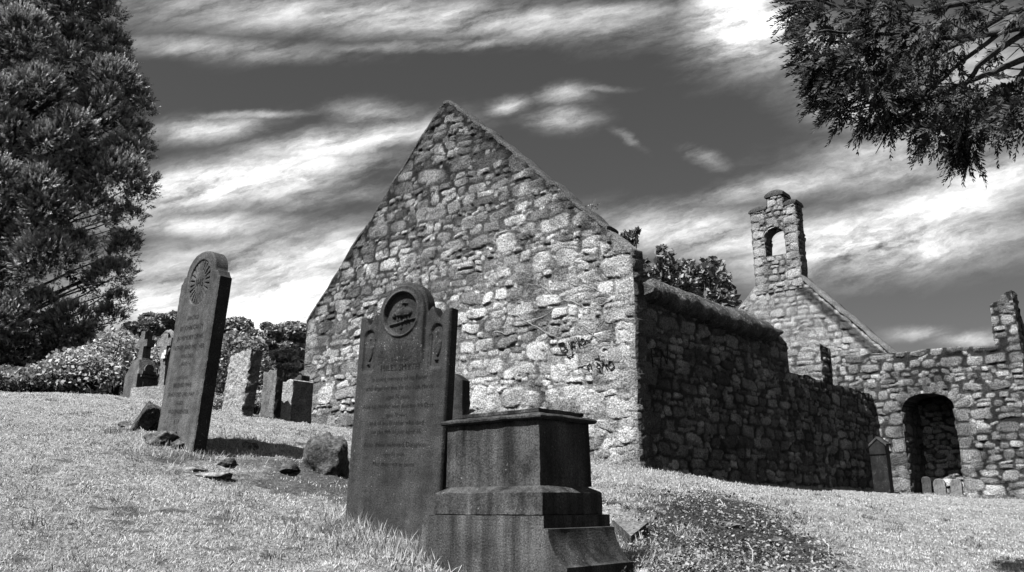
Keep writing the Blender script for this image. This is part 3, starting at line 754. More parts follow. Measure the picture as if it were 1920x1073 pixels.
ring([(ins-.002, zs+.0125), (ins-.022, zs+.012), (ins-.034, zs+.022), (ins-.036, zs+.032), (ins-.028, zs+.042), (ins-.004, zs+.047), (ins+.026, zs+.053), (ins+.038, zs+ch-.024), (ins+.020, zs+ch-.020), (ins+.020, zs+ch), (ins+.05, zs+ch+.004)], -TW-.044, 0, 0, TD+.076, 'cap', tone=1.0)
# base: face flat, both ends an ogee sweeping outwards
zl = at(1047, 1063, 4.7)[2]-z0; zst = at(1019, 991, 4.7)[2]-z0
half = [(0, 0), (0, zst), (.028, zst-.004)]+[(.028+.085*k**2.2*.9+.02*k, zst-.004+(zl-zst+.012)*k) for k in np.linspace(.1, 1, 10)]+[(.150, zl), (.150, -.75)]
mb = MB(); prof = [(a, b) for a, b in half]; fullp = np.array([(x, z) for x, z in prof]+[(-TW-x, z) for x, z in prof[::-1]])
m = len(prof); Y_ = np.linspace(0, TD, 24)
for sgn in (0, 1):
    pr = np.array(prof); fine = []
    for a, b in zip(pr[:-1], pr[1:]):
        mm = max(1, int(np.hypot(*(b-a))/.025)); fine += [a+(b-a)*k/mm for k in range(mm)]
    fine = np.array(fine+[pr[-1]])
    P = np.zeros((len(Y_), len(fine), 3)); P[..., 0] = (fine[:, 0] if sgn == 0 else -TW-fine[:, 0])[None]; P[..., 1] = Y_[:, None]; P[..., 2] = fine[:, 1][None]
    e = .008*(fbm(P*8, 11, 3)-.5); P[..., 0] += e; mb.grid(P, .8+.4*fbm(P*6, 3, 3))
for y in (0, TD):
    fine2 = fine; kx = np.linspace(0, 1, 60)
    P = np.zeros((60, len(fine2), 3)); P[..., 0] = (-TW-fine2[None, :, 0])*(1-kx[:, None])+fine2[None, :, 0]*kx[:, None]; P[..., 1] = y; P[..., 2] = fine2[None, :, 1]
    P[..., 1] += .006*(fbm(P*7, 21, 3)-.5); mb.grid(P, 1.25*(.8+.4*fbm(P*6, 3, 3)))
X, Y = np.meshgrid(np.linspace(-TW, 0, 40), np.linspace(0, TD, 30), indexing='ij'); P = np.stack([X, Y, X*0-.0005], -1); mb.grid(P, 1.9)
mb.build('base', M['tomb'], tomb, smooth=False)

# ------------------------------------------------------------------ smaller gravestones
def ground_pt(x, y, Y):
    p = at(x, y, Y); p[2] = float(gz(p[0], p[1])); return p
def simple_slab(px_, py_, Y, w, h, th, az, mat, label, name='gravestone', tilt=0., back=0., top=None, hf=None, res=.02, rough=.008, group=None, cat='gravestone', tone=1.0):
    p = ground_pt(px_, py_, Y)
    o = slab(name, w, (lambda x: top(x)*h) if top else (lambda x: h*(1-.04*abs(x)/w)+.02*math.sin(x*23)), th, hf or (lambda X, Z: (fbm(np.stack([X*7, Z*7, X*0], -1), 3, 4)-.5)*.03), mat, None, res=res, rough=rough, tone_fn=lambda X, Z: np.full(X.shape, tone))
    pose(o, p, az, rad(tilt), rad(back)); tag(o, label, cat, group); return o
AZ0 = rad(-40.7)
simple_slab(432, 776, 13.2, .66, .98, .2, rad(-45), M['pale'], 'rough pale uneven slab gravestone right of the leaning headstone', tilt=4, back=3, top=lambda x: .9+.10*math.sin((x+.35)*2.4)+.02*math.sin(x*40), rough=.03, tone=1.15)
simple_slab(498, 785, 14.3, .46, .82, .18, rad(-47), M['grave'], 'grey streaked gravestone with scalloped top between two pale stones', tilt=2, top=lambda x: .97+.02*math.cos(x*27)+.02*(abs(x) < .06), tone=1.3)
simple_slab(533, 792, 13.6, .26, .64, .42, rad(-38), M['pale'], 'short gravestone with one pale face and broad dark side, beside the church corner', tilt=1, tone=1.15)
simple_slab(553, 790, 16.3, .22, .86, .2, rad(-40), M['grave'], 'narrow dark stone standing tight against the far left foot of the gable', tone=.6)
simple_slab(838, 800, 7.4, .30, .98, .12, rad(-32), M['dark'], 'small dark headstone mostly hidden behind the tall carved headstone', name='headstone', cat='headstone', top=lambda x: 1-.35*abs(x)**1.5*4)
# slant-topped stone by the arch, and three small ones in it
o = empty('headstone'); p = ground_pt(1653, 921, 18.6); pose(o, p, rad(-44), rad(-.5)); tag(o, 'dark narrow headstone with sloping pointed top in the corner left of the arch', 'headstone')
slab('slab', .34, lambda x: 1.14-.85*abs(x-.02), .24, lambda X, Z: .02*sstep(.14, .12, np.abs(X))*(Z < .75)*0-.02*sstep(.80, .79, Z), M['dark'], o, res=.012, tone_fn=lambda X, Z: np.full(X.shape, .55))
mb = MB()
for sgn in (-1, 1):
    xk = np.linspace(0, .19, 8); P = np.zeros((8, 4, 3))
    for i, a in enumerate(xk):
        for j, (yy, zz) in enumerate([(-.02, -.02), (-.02, .03), (.25, .03), (.25, -.02)]): P[i, j] = (.02+sgn*a, yy, 1.15-.85*a+zz)
    mb.grid(P, 1.2)
mb.build('coping_stone', M['dark'], o)
IP = W0+Vv*.55
for (x, y, h, w, lab, tn) in [(1738, 931, .42, .22, 'small dark squared grave marker at left inside the blocked arch', .6), (1764, 934, .38, .26, 'small grey grave marker in the middle of the three inside the blocked arch', 1.5), (1795, 937, .40, .24, 'small round-shouldered grave marker at right inside the blocked arch', 1.6)]:
    q, _ = onplane(x, y, IP, D); p = IP+D*q; z = float(gz(p[0], p[1]))
    o = slab('grave_marker', w, (lambda x, h=h, w=w: h-.10*(abs(x)/(w/2))**4), .10, lambda X, Z: (fbm(np.stack([X*9, Z*9, X*0+q], -1), 3, 3)-.5)*.03, M['grave'], None, res=.015, tone_fn=lambda X, Z, tn=tn: np.full(X.shape, tn))
    pose(o, (p[0], p[1], z), rad(-40.7), rad(rng.normal(0, 2)), rad(6)); tag(o, lab, 'grave marker', 'small markers inside the arch')

# cross monument, celtic cross, low pale block
def box(mb, x0, x1, y0, y1, z0, z1, t=(0, 0), n=8, tone=1.0):
    k = np.linspace(0, 1, n)
    def face(f): 
        P = np.array([[f(a, b) for b in k] for a in k]); mb.grid(P+.008*(np.stack([fbm(P*8, 1, 3), fbm(P*8, 2, 3), fbm(P*8, 3, 3)], -1)-.5), tone)
    def P_(a, b, c):
        sx, sy = 1-t[0]*c, 1-t[1]*c; mx, my = (x0+x1)/2, (y0+y1)/2
        return (mx+(x0+(x1-x0)*a-mx)*sx, my+(y0+(y1-y0)*b-my)*sy, z0+(z1-z0)*c)
    face(lambda a, b: P_(a, 0, b)); face(lambda a, b: P_(a, 1, b)); face(lambda a, b: P_(0, a, b)); face(lambda a, b: P_(1, a, b)); face(lambda a, b: P_(a, b, 1)); face(lambda a, b: P_(a, b, 0))
cm = empty('cross_monument'); pose(cm, ground_pt(240, 748, 16), rad(-40.7), rad(2)); tag(cm, 'dark stone cross on a tapering pedestal by the bright bushes on the left', 'cross monument')
mb = MB(); box(mb, -.26, .26, 0, .42, -.3, .46, (.06, .03)); box(mb, -.25, .25, .02, .40, .46, .74, (.5, .25)); mb.build('pedestal', M['grave'], cm, smooth=False)
mb = MB(); box(mb, .25, .30, .06, .36, .40, .44); box(mb, .245, .27, .12, .30, .0, .40); box(mb, .24, .29, .08, .34, .46, .52); tube(mb, [(.235, .21, .56), (.275, .21, .56)], [.09, .09], 14); mb.build('pilaster', M['grave'], cm, smooth=False)
mb = MB(); box(mb, -.115, .115, .11, .31, .74, .78, (.1, .1)); box(mb, -.085, .085, .13, .29, .78, 1.30, (.1, .05)); mb.build('cross_shaft', M['grave'], cm, smooth=False)
mb = MB(); box(mb, -.20, -.078, .135, .285, 1.00, 1.13); box(mb, .078, .20, .135, .285, 1.00, 1.13); mb.build('cross_arms', M['grave'], cm, smooth=False)
cc_ = empty('celtic_cross'); pose(cc_, ground_pt(292, 750, 17.5), rad(-40.7), rad(3)); tag(cc_, 'ringed celtic cross gravestone behind the left edge of the leaning headstone', 'celtic cross')
mb = MB(); box(mb, -.30, .30, 0, .2, -.3, .75, (.35, .1)); box(mb, -.15, .15, .02, .18, .75, 1.42, (.1, .0)); box(mb, -.30, .30, .02, .18, 1.16, 1.32); mb.build('shaft', M['celtic'], cc_, smooth=False)
mb = MB(); th = np.linspace(0, 2*np.pi, 33); tube(mb, [(.235*math.cos(a), .1, 1.24+.235*math.sin(a)) for a in th], .05, 8); mb.build('ring', M['celtic'], cc_)
mb = MB(); box(mb, -.10, .06, -.02, .02, .90, 1.02, (.2, .1)); box(mb, .0, .10, -.03, .015, .97, 1.07); o = mb.build('white_ribbon', M['white'], smooth=False)
pose(o, ground_pt(298, 750, 17.4)+np.array([0, 0, -.0]), rad(-40.7), rad(3)); tag(o, 'small white ribbon tied on the celtic cross', 'ribbon')
mb = MB(); box(mb, -.62, .30, 0, .5, -.3, .24, (.05, .05), 12); o = mb.build('plinth_block', M['pale'], smooth=False); pose(o, ground_pt(288, 750, 15), rad(-25)); tag(o, 'low pale stone block at the foot of the two crosses', 'stone block')

# ------------------------------------------------------------------ rocks
def rock(x, y, Y, sx, sy, sz, label, seed, mat='rock', tone=1.0, rotz=0., sink=.3, name='rock', tilt=0.):
    n = 40; th = np.linspace(0, 2*np.pi, n*2, endpoint=False); ph = np.linspace(.001, np.pi-.001, n)
    T, Pp = np.meshgrid(th, ph, indexing='ij'); N = np.stack([np.cos(T)*np.sin(Pp), np.sin(T)*np.sin(Pp), np.cos(Pp)], -1)
    r = np.random.default_rng(seed); rr = np.full(T.shape, 1.15)
    for _ in range(20):
        d = r.normal(0, 1, 3); d /= np.linalg.norm(d); k = r.uniform(.62, .92); rr = np.minimum(rr, k/np.maximum(N@d, .05))
    rr = np.minimum(rr, 1.1)*(1+.30*(fbm(N*3+seed, seed, 5)-.5)+.10*(fbm(N*11+seed, seed+3, 3)-.5))
    P = N*rr[..., None]*np.array([sx, sy, sz]); mb = MB(); mb.grid(P, tone*(.35+1.3*fbm(N*4, seed+2, 4)), wrap=True)
    o = mb.build(name, M[mat]); p = ground_at(x, y); o.location = (p[0], p[1], p[2]+sz*(.65-sink)); o.rotation_euler = (tilt, tilt*.7, rotz)
    tag(o, label, 'rock'); return o
rock(276, 808, 7.7, .15, .16, .21, 'dark wedge of rock propped against the left foot of the leaning headstone', 3, tone=.6, rotz=.3, tilt=.75)
rock(305, 832, 6.95, .19, .14, .10, 'flat grey boulder in front of the leaning headstone', 4, tone=1.0, rotz=.2)
rock(337, 842, 6.8, .10, .08, .07, 'small rounded stone at the foot of the leaning headstone', 6, tone=.8)
rock(355, 882, 6.3, .14, .07, .045, 'flat half buried stone below the leaning headstone, left of a longer one', 7, tone=1.8, rotz=-.3, sink=.85)
rock(393, 892, 6.1, .21, .08, .045, 'long half buried curved stone in the worn turf below the leaning headstone', 8, tone=2.0, rotz=-.2, sink=.85)
for (x_, y_, a_, tn_, lb_) in [(322, 826, .06, 1.2, 'small pale stone between the boulder and the leaning headstone'), (425, 872, .07, .8, 'small dark stone below the shadow of the leaning headstone'), (470, 842, .09, 1.2, 'low flat stone in the shadow of the leaning headstone'),
        (545, 880, .08, .9, 'small stone in worn turf left of the rough boulder'), (235, 800, .07, 1.2, 'small stone in worn turf at far left of the leaning headstone')]:
    rock(x_, y_, 7, a_*1.4, a_, a_*.7, lb_, int(x_), tone=tn_, rotz=x_, sink=.55)
rock(616, 884, 7.2, .19, .22, .25, 'rough boulder just left of the tall carved headstone', 9, tone=.9, rotz=.7, sink=.42)
p_ = [ground_at(*q) for q in [(1150, 990), (1216, 1000), (1184, 1030)]]
mb = MB(); k = np.linspace(0, 1, 14); zt_ = np.array([.055, .075, .085])
def tri_(a, b, lift): 
    w = np.stack([(1-a)*(1-b), a*(1-b), b], -1); P = w@np.array(p_); P[..., 2] = w@(np.array([q[2] for q in p_])+zt_*lift); return P+.006*(np.stack([fbm(P*20, i, 3) for i in (1, 2, 3)], -1)-.5)
A_, B_ = np.meshgrid(k, k, indexing='ij'); mb.grid(tri_(A_, B_, 1.0), 1.6)
for e in (np.stack([k, k*0], -1), np.stack([k*0, k], -1), np.stack([k*0+1, k], -1)):
    mb.grid(np.stack([tri_(e[:, 0], e[:, 1], 1.0), tri_(e[:, 0], e[:, 1], .25), tri_(e[:, 0], e[:, 1], -.6)]), .8)
tag(mb.build('stone_slab', M['rock'], smooth=False), 'triangular broken stone slab lying right of the pedestal tomb', 'stone slab')
rock(1367, 990, 6.4, .13, .05, .035, 'narrow flat stone lying on the bare earth mound', 12, tone=1.2, rotz=-.6)
rock(1462, 1025, 5.6, .08, .06, .05, 'small pointed stone on the lower right of the earth mound', 13, tone=1.0)
rock(1495, 1073, 4.85, .17, .10, .05, 'grey stone on the earth mound cut by the lower picture edge', 14, tone=.7)
mb = MB(); r = np.random.default_rng(5)
def sticks(x0, y0, x1, y1, rr, label):
    mb = MB(); a, b = ground_at(x0, y0), ground_at(x1, y1); k = np.linspace(0, 1, 9); P = a[None]+(b-a)[None]*k[:, None]
    P[:, 0] += .02*np.sin(k*5); P[:, 2] = gz(P[:, 0], P[:, 1])+.012+.02*np.sin(k*np.pi); tube(mb, P, np.linspace(rr, rr*.5, 9), 6)
    tag(mb.build('stick', M['wood']), label, 'stick')
sticks(1345, 940, 1368, 955, .006, 'short bleached stick near the top of the earth mound')
sticks(1544, 1018, 1562, 1048, .008, 'bleached stick at the right edge of the earth mound')
sticks(1398, 1022, 1420, 1070, .006, 'long thin stick low on the earth mound beside the flat stone')

# ------------------------------------------------------------------ vegetation
def unit(v): return v/(np.linalg.norm(v, axis=-1, keepdims=True)+1e-9)
def sprays(mb, base, dirs, length, K, ll, lw, r, droop=.1, tone=(.6, 1.3), flat=.75, tip_tone=.0, stem=0):
    """flat feathery sprays: K narrow leaflets either side of each axis"""
    Mn = len(base); dirs = unit(dirs); length = np.broadcast_to(length, (Mn,))
    side = unit(np.cross(dirs, r.normal(0, 1, (Mn, 3)))); up = np.cross(side, dirs)
    s = np.tile(np.linspace(.08, 1, K), (Mn, 1))+r.uniform(-.03, .03, (Mn, K))
    ax = base[:, None]+dirs[:, None]*(s*length[:, None])[..., None]; ax[..., 2] -= droop*(s**2)*length[:, None]
    sg = np.where(np.arange(K) % 2 == 0, 1., -1.)[None, :, None]
    fan = (1.05-.75*s)[..., None]
    ld = unit(dirs[:, None]*flat+side[:, None]*sg*fan+up[:, None]*r.normal(0, .28, (Mn, K, 1)))
    wv = unit(np.cross(ld, up[:, None]+r.normal(0, .35, (Mn, K, 3))))
    l = (ll*(1.15-.5*s)*r.uniform(.7, 1.3, (Mn, K)))[..., None]
    w = lw*l/ll
    A = ax; B = ax+ld*l*.45+wv*w; C = ax+ld*l; Dd = ax+ld*l*.45-wv*w
    if stem:
        k5 = np.linspace(-.15, 1, 6)[None, :, None]; st_ = base[:, None]+dirs[:, None]*k5*length[:, None, None]; st_[..., 2] -= droop*(k5[..., 0]**2)*length[:, None]
        wv2 = side[:, None]*stem*(1.3-k5); Vs = np.stack([st_-wv2, st_+wv2], 2).reshape(-1, 3); o_ = (np.arange(Mn)[:, None]*12+np.arange(5)[None]*2).ravel()
        mb.add(Vs, np.stack([o_, o_+1, o_+3, o_+2], 1), None, .35)
    V = np.stack([A, B, C, Dd], 2).reshape(-1, 3); n = Mn*K
    t = (r.uniform(*tone, (Mn, 1))*(1+tip_tone*(s-.5))).repeat(4, 1).reshape(-1)
    mb.add(V, np.arange(n*4).reshape(n, 4), None, t)
def leaves(mb, c, size, r, tone=(.6, 1.3), upbias=.3, asp=.62):
    n = len(c); nrm = unit(r.normal(0, 1, (n, 3))+np.array([0, 0, upbias*2])); a = unit(np.cross(nrm, r.normal(0, 1, (n, 3)))); b = np.cross(nrm, a)
    s = (np.broadcast_to(size, (n,))*r.uniform(.7, 1.3, n))[:, None]
    V = np.stack([c-a*s, c+b*s*asp-a*s*.1, c+a*s, c-b*s*asp-a*s*.1], 1).reshape(-1, 3)
    mb.add(V, np.arange(n*4).reshape(n, 4), None, np.repeat(r.uniform(*tone, n), 4))
def ball(n, r, shell=.5):
    d = unit(r.normal(0, 1, (n, 3))); return d*(shell+(1-shell)*r.random((n, 1)))**.5

# --- big conifer on the left
r = np.random.default_rng(71)
TY = 20.5
tr = empty('conifer_tree'); tb = ground_pt(-40, 740, TY+.6); tr.location = tb
tag(tr, 'tall dense conifer filling the left edge, its shaggy crown sunlit at the top', 'tree')
off = Matrix.Translation(-Vector(tb))
def localise(o): o.matrix_parent_inverse = off; return o
edge = [(-330,215),(-150,235),(0,240),(60,250),(120,252),(170,287),(220,297),(280,292),(350,300),(400,278),(440,263),(475,268),(520,252),(575,254),(610,238),(640,185),(690,120),(712,60)]
def redge(y): return np.interp(y, [e[0] for e in edge], [e[1] for e in edge])
mb = MB(); cx = -60
clumps = []
for _ in range(4000):
    if len(clumps) > 210: break
    y = r.uniform(-330, 695); R = redge(y)-cx; k = r.uniform(-1, 1)
    if r.random() < .4: k = abs(k)**.5
    x = cx+R*k*.93
    if x < -210: continue
    half_ = R/1650*TY; depth = math.sqrt(max(0, 1-(k*.95)**2))*half_
    sz = r.uniform(.5, .98)
    if x+sz*1650/TY > redge(y): sz = max(.36, min(sz, (redge(y)-x)/1650*TY)); x = min(x, redge(y)-sz*1650/TY)
    Yd = TY-depth*r.uniform(.75, 1.0)+.6
    if (abs(x-185) < 48 and abs(y-430) < 70) and r.random() < .93: continue
    if (abs(x-115) < 60 and abs(y-555) < 36) and r.random() < .9: continue
    c = at(x, y, Yd)
    if any(np.linalg.norm((c-c2)*np.array([1, .6, 1.15])) < .70*(sz+s2)*.8 for c2, s2 in clumps): continue
    clumps.append((c, sz))
for (c, sz) in clumps:
    n = int(430*(sz/.7)**2); d = unit(r.normal(0, 1, (n, 3))+np.array([-.15, -.7, .65]))
    base = c+d*sz*r.uniform(.58, .82, (n, 1))*np.array([1, 1, 1.0])
    sprays(mb, base, d*.9+np.array([.05, 0, .45])+r.normal(0, .35, (n, 3)), r.uniform(.13, .25, n), 15, .078, .0105, r, droop=-.05, tone=(.4, 1.5), tip_tone=1.9, flat=1.0)  # pale young tips, with sunlit-over-shaded contrast painted into the leaf tone
n = 5200   # back wall of the crown, thinner; near-black tone painted in as gap shade
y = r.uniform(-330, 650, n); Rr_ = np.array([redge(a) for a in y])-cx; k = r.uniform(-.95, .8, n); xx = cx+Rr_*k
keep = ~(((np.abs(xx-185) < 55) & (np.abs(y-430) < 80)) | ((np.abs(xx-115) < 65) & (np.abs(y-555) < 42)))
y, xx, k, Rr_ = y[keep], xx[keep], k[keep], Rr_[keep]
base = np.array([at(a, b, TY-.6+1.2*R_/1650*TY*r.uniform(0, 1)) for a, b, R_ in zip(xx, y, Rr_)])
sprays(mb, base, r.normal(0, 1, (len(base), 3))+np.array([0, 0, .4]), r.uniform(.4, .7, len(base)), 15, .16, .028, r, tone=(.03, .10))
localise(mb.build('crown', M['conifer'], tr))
mb = MB(); tx, ty_ = tb[0]-.2, tb[1]
tube(mb, [(tx, ty_, tb[2]-.4), (tx+.05, ty_, tb[2]+2), (tx, ty_+.1, tb[2]+5), (tx, ty_, tb[2]+10)], [.42, .34, .26, .1], 12)
localise(mb.build('trunk', M['bark'], tr))
for k in range(46):
    mb = MB(); y = r.uniform(60, 640); x1 = redge(y)-r.uniform(15, 60); z0_ = at(0, min(y+110, 690), TY)[2]
    a = np.array([tx, ty_, z0_]); b = at(x1, y, TY-r.uniform(-1.2, 1.2)); kk = np.linspace(0, 1, 9)[:, None]
    P = a+(b-a)*kk; P[:, 2] += .25*np.sin(kk[:, 0]*3)*(1 if k % 2 else -.6); P += r.normal(0, .02, P.shape)
    tube(mb, P, np.linspace(.05, .008, 9), 6); localise(mb.build('branch', M['bark'], tr))
# dark low undergrowth beneath it and the pale sunlit bushes
def bush(name, px_, py_, Y, rx, rz, n, size, mat, label, seed, tone=(.5, 1.3), cat='bush', group=None, lobes=7, up=.4, stem=True, squash=.8):
    r = np.random.default_rng(seed); p = ground_pt(px_, py_, Y); o = empty(name, p); tag(o, label, cat, group)
    mb = MB()
    for k in range(lobes):
        d = r.normal(0, 1, 3); d[2] = abs(d[2]); d /= np.linalg.norm(d); lr = r.uniform(.45, .7)
        c = np.array([rx*.55*d[0], rx*.5*d[1], rz*(.35+.4*d[2])])
        q = ball(n//lobes, r, .55); q[:, 2] *= squash
        leaves(mb, c+q*np.array([rx*lr, rx*lr, rz*lr*.8]), size, r, tone, up)
    mb.build('foliage', M[mat], o)
    mb = MB()
    for k in range(5): tube(mb, [(0, 0, -.2), (r.normal(0, rx*.2), r.normal(0, rx*.2), rz*.35), (r.normal(0, rx*.4), r.normal(0, rx*.4), rz*.8)], [.03*rx+.01, .02, .006], 5)
    mb.build('stems', M['bark'], o)
    return o
bush('ivy_bush', 215, 742, 17.8, 1.0, 1.45, 5200, .045, 'ivy', 'bright leafy bush directly behind the stone cross', 1, tone=(.7, 1.5))
bush('ivy_bush', 160, 740, 17.0, .9, .95, 4200, .045, 'ivy', 'bright leafy bush left of the stone cross, under the conifer', 2, tone=(.7, 1.5))
bush('ivy_bush', 95, 740, 16.8, .8, .55, 3000, .045, 'ivy', 'low bright bush under the middle of the conifer', 3, tone=(.35, 1.0))
bush('ivy_bush', 25, 738, 16.8, 1.0, .45, 3000, .045, 'ivy', 'low bush at the far left edge of the slope beneath the conifer', 4, tone=(.3, .9))
bush('ivy_bush', 410, 772, 19.5, 1.15, 1.75, 5600, .05, 'ivy', 'pale leafy bush between the leaning headstone and the rough pale slab', 5, tone=(.4, 1.05))
bush('ivy_bush', 340, 765, 21, 1.0, 1.5, 3600, .05, 'ivy', 'pale bush behind the leaning headstone and celtic cross', 6, tone=(.35, 1.0))
bush('weed_clump', 475, 783, 15.4, .45, .42, 1500, .035, 'ivy', 'small pale weeds between two old gravestones left of the church', 7, tone=(.5, 1.1), cat='weeds')
bush('weed_clump', 420, 778, 14.0, .4, .25, 1200, .03, 'ivy', 'small pale weeds at the foot of the rough pale slab', 8, tone=(.5, 1.1), cat='weeds')
bush('undergrowth', 60, 738, 21.5, 2.6, 2.2, 5000, .09, 'far', 'dark shaded undergrowth behind the foot of the conifer', 9, tone=(.25, .6))
bush('undergrowth', -60, 738, 21.5, 1.8, 2.0, 4000, .09, 'far', 'dark undergrowth at the left frame edge behind the conifer', 10, tone=(.25, .6))
# --- trees and shrubs beyond, left of the church
def tree(name, x, ytop, ybot, Y, wpx, label, seed, n=9000, size=.15, tone=(.5, 1.2), group='trees beyond the graveyard', lobes=12, squash=.55, mat='far', gbase=None, needle=False):
    r = np.random.default_rng(seed); p = at(x, ybot, Y); g_ = float(gz(p[0], p[1])); o = empty(name, (p[0], p[1], g_)); tag(o, label, 'tree', group)
    ht = at(x, ytop, Y)[2]; hb = p[2]; W = wpx/1650*Y/2; mb = MB(); H = (ht-hb)
    for k in range(lobes):
        a = r.uniform(0, 2*np.pi); q = r.uniform(.1, .75); zz = hb-g_+H*r.uniform(.25, .85); kk = 1-.45*((zz-(hb-g_))/H)
        c = np.array([math.cos(a)*W*q*kk, math.sin(a)*W*q*kk, zz]); m = n//lobes
        rr = W*r.uniform(.28, .5); qq = ball(m, r, .6); qq[:, 2] *= squash
        if needle: sprays(mb, c+qq[:m//12]*rr, qq[:m//12]+np.array([0, 0, .3]), size*3, 12, size*1.2, size*.22, r, tone=tone)
        else: leaves(mb, c+qq*rr, size, r, tone, .5)
    mb.build('crown', M[mat], o)
    mb = MB(); hh = hb-g_+H*.5; tube(mb, [(0, 0, -.5), (W*.05, 0, hh*.5), (-W*.05, 0, hh), (0, 0, hb-g_+H*.8)], [.05*W+.1, .04*W+.06, .03*W+.04, .02], 8); 
    mb.build('trunk', M['bark'], o)
    for k in range(5):
        mb = MB(); a = r.uniform(0, 6.28); z1 = hb-g_+H*r.uniform(.0, .4)
        tube(mb, [(0, 0, z1), (W*.3*math.cos(a), W*.3*math.sin(a), z1+H*.15), (W*.65*math.cos(a), W*.65*math.sin(a), z1+H*.3)], [.03*W+.03, .02*W, .01], 5); mb.build('limb', M['bark'], o)
    return o
tree('far_tree', 262, 590, 690, 44, 120, 'dark flat-topped tree on the skyline above the stone cross', 31, tone=(.3, .9))
tree('far_tree', 308, 572, 660, 48, 110, 'layered cedar-like tree on the skyline behind the celtic cross', 32, tone=(.4, 1.1))
tree('far_tree', 445, 588, 680, 46, 110, 'rounded grey tree on the skyline just right of the leaning headstone', 33, tone=(.6, 1.2))
tree('far_tree', 497, 593, 690, 52, 80, 'spiky-topped tree on the skyline, middle of those left of the gable', 34, tone=(.35, .9))
tree('far_tree', 540, 600, 690, 50, 110, 'dark broad tree on the skyline touching the gable edge', 35, tone=(.45, 1.0))
tree('far_tree', 590, 598, 700, 54, 120, 'tree on the skyline partly hidden behind the lower left gable edge', 36, tone=(.45, 1.0))
tree('far_tree', 385, 610, 700, 50, 110, 'tree on the skyline mostly hidden behind the leaning headstone', 37, tone=(.35, .9))
tree('far_tree', 470, 640, 740, 36, 150, 'dark low tree under the skyline crowns between the two middle gravestones', 38, tone=(.2, .6))
tree('far_tree', 330, 660, 750, 38, 170, 'dark low tree behind the celtic cross below the skyline', 39, tone=(.2, .6))
tree('shrub', 458, 655, 745, 25, 65, 'small dark rounded shrub behind the rough pale slab', 40, n=3500, size=.09, tone=(.4, .9), group=None)
tree('shrub', 528, 648, 742, 23, 105, 'large layered pale-topped shrub left of the gable foot', 41, n=7000, size=.07, tone=(.7, 1.5), group=None, squash=.35, lobes=16)
tree('shrub', 600, 690, 760, 24, 100, 'dark shrub just behind the lower left corner of the gable', 42, n=3000, size=.09, tone=(.3, .8), group=None)
# --- leafy trees rising inside the ruin behind the side wall
def leafy(x, ys_, Y, blobs, label, seed):
    r = np.random.default_rng(seed); p = at(x, 700, Y); g_ = float(gz(p[0], p[1])); o = empty('leafy_tree', (p[0], p[1], g_)); tag(o, label, 'tree', 'leafy trees behind the side wall')
    base = Vector((p[0], p[1], g_)); mb = MB(); sb = MB()
    tube(sb, [(0, 0, -.3), (.1, 0, 1.5), (0, 0, 3.0)], [.16, .12, .08], 8)
    for (bx, by, rp) in blobs:
        c = at(bx, by, Y+r.normal(0, .4))-np.array(base); rr = rp/1650*Y; m = int(24+rp*rp*.22)
        q = ball(m, r, .3); leaves(mb, c+q*rr*np.array([1, 1, 1.05]), .085, r, (.25, 1.6), .35, .62)
        tube(sb, [(0, 0, 2.2), (c[0]*.6, c[1]*.6, (2.2+c[2])/2+.2), (c[0], c[1], c[2]+rr*.6)], [.045, .03, .008], 5)
    mb.build('crown', M['leaf'], o); sb.build('trunk', M['bark'], o)
leafy(1180, 0, 19.5, [(1186, 447, 14), (1184, 470, 14), (1170, 440, 7), (1205, 495, 16), (1215, 520, 20), (1195, 432, 5)], 'leafy tree poking up behind the gable corner stone', 51)
leafy(1245, 0, 20, [(1241, 470, 12), (1243, 492, 18), (1257, 478, 10), (1250, 515, 26), (1225, 510, 18), (1268, 500, 14), (1275, 535, 26), (1235, 535, 24)], 'leafy tree behind the side wall with two upright tips', 52)
leafy(1320, 0, 21, [(1292, 495, 13), (1300, 515, 22), (1322, 505, 20), (1335, 492, 12), (1348, 500, 14), (1350, 525, 24), (1320, 540, 32), (1358, 550, 24), (1372, 565, 16), (1290, 545, 26), (1340, 565, 26), (1310, 525, 25)], 'fuller rounded leafy tree behind the side wall nearest the bellcote', 53)
mb = MB(); u, z = onplane(1102, 393, Lc, D); p2 = Lc+D*u+Vv*.15; zr = rake(u)
for k in range(4): tube(mb, [(p2[0], p2[1], zr), (p2[0]+.02*k-.03, p2[1], zr+.1), (p2[0]+.03*k-.05, p2[1], zr+.14+.05*k)], [.006, .005, .002], 4)
rr_ = np.random.default_rng(3); leaves(mb, np.array([p2[0], p2[1], zr+.14])+rr_.normal(0, .045, (30, 3)), .02, rr_)
tag(mb.build('sprig', M['leaf']), 'tiny weed sprig sprouting from the right slope of the gable', 'weed')

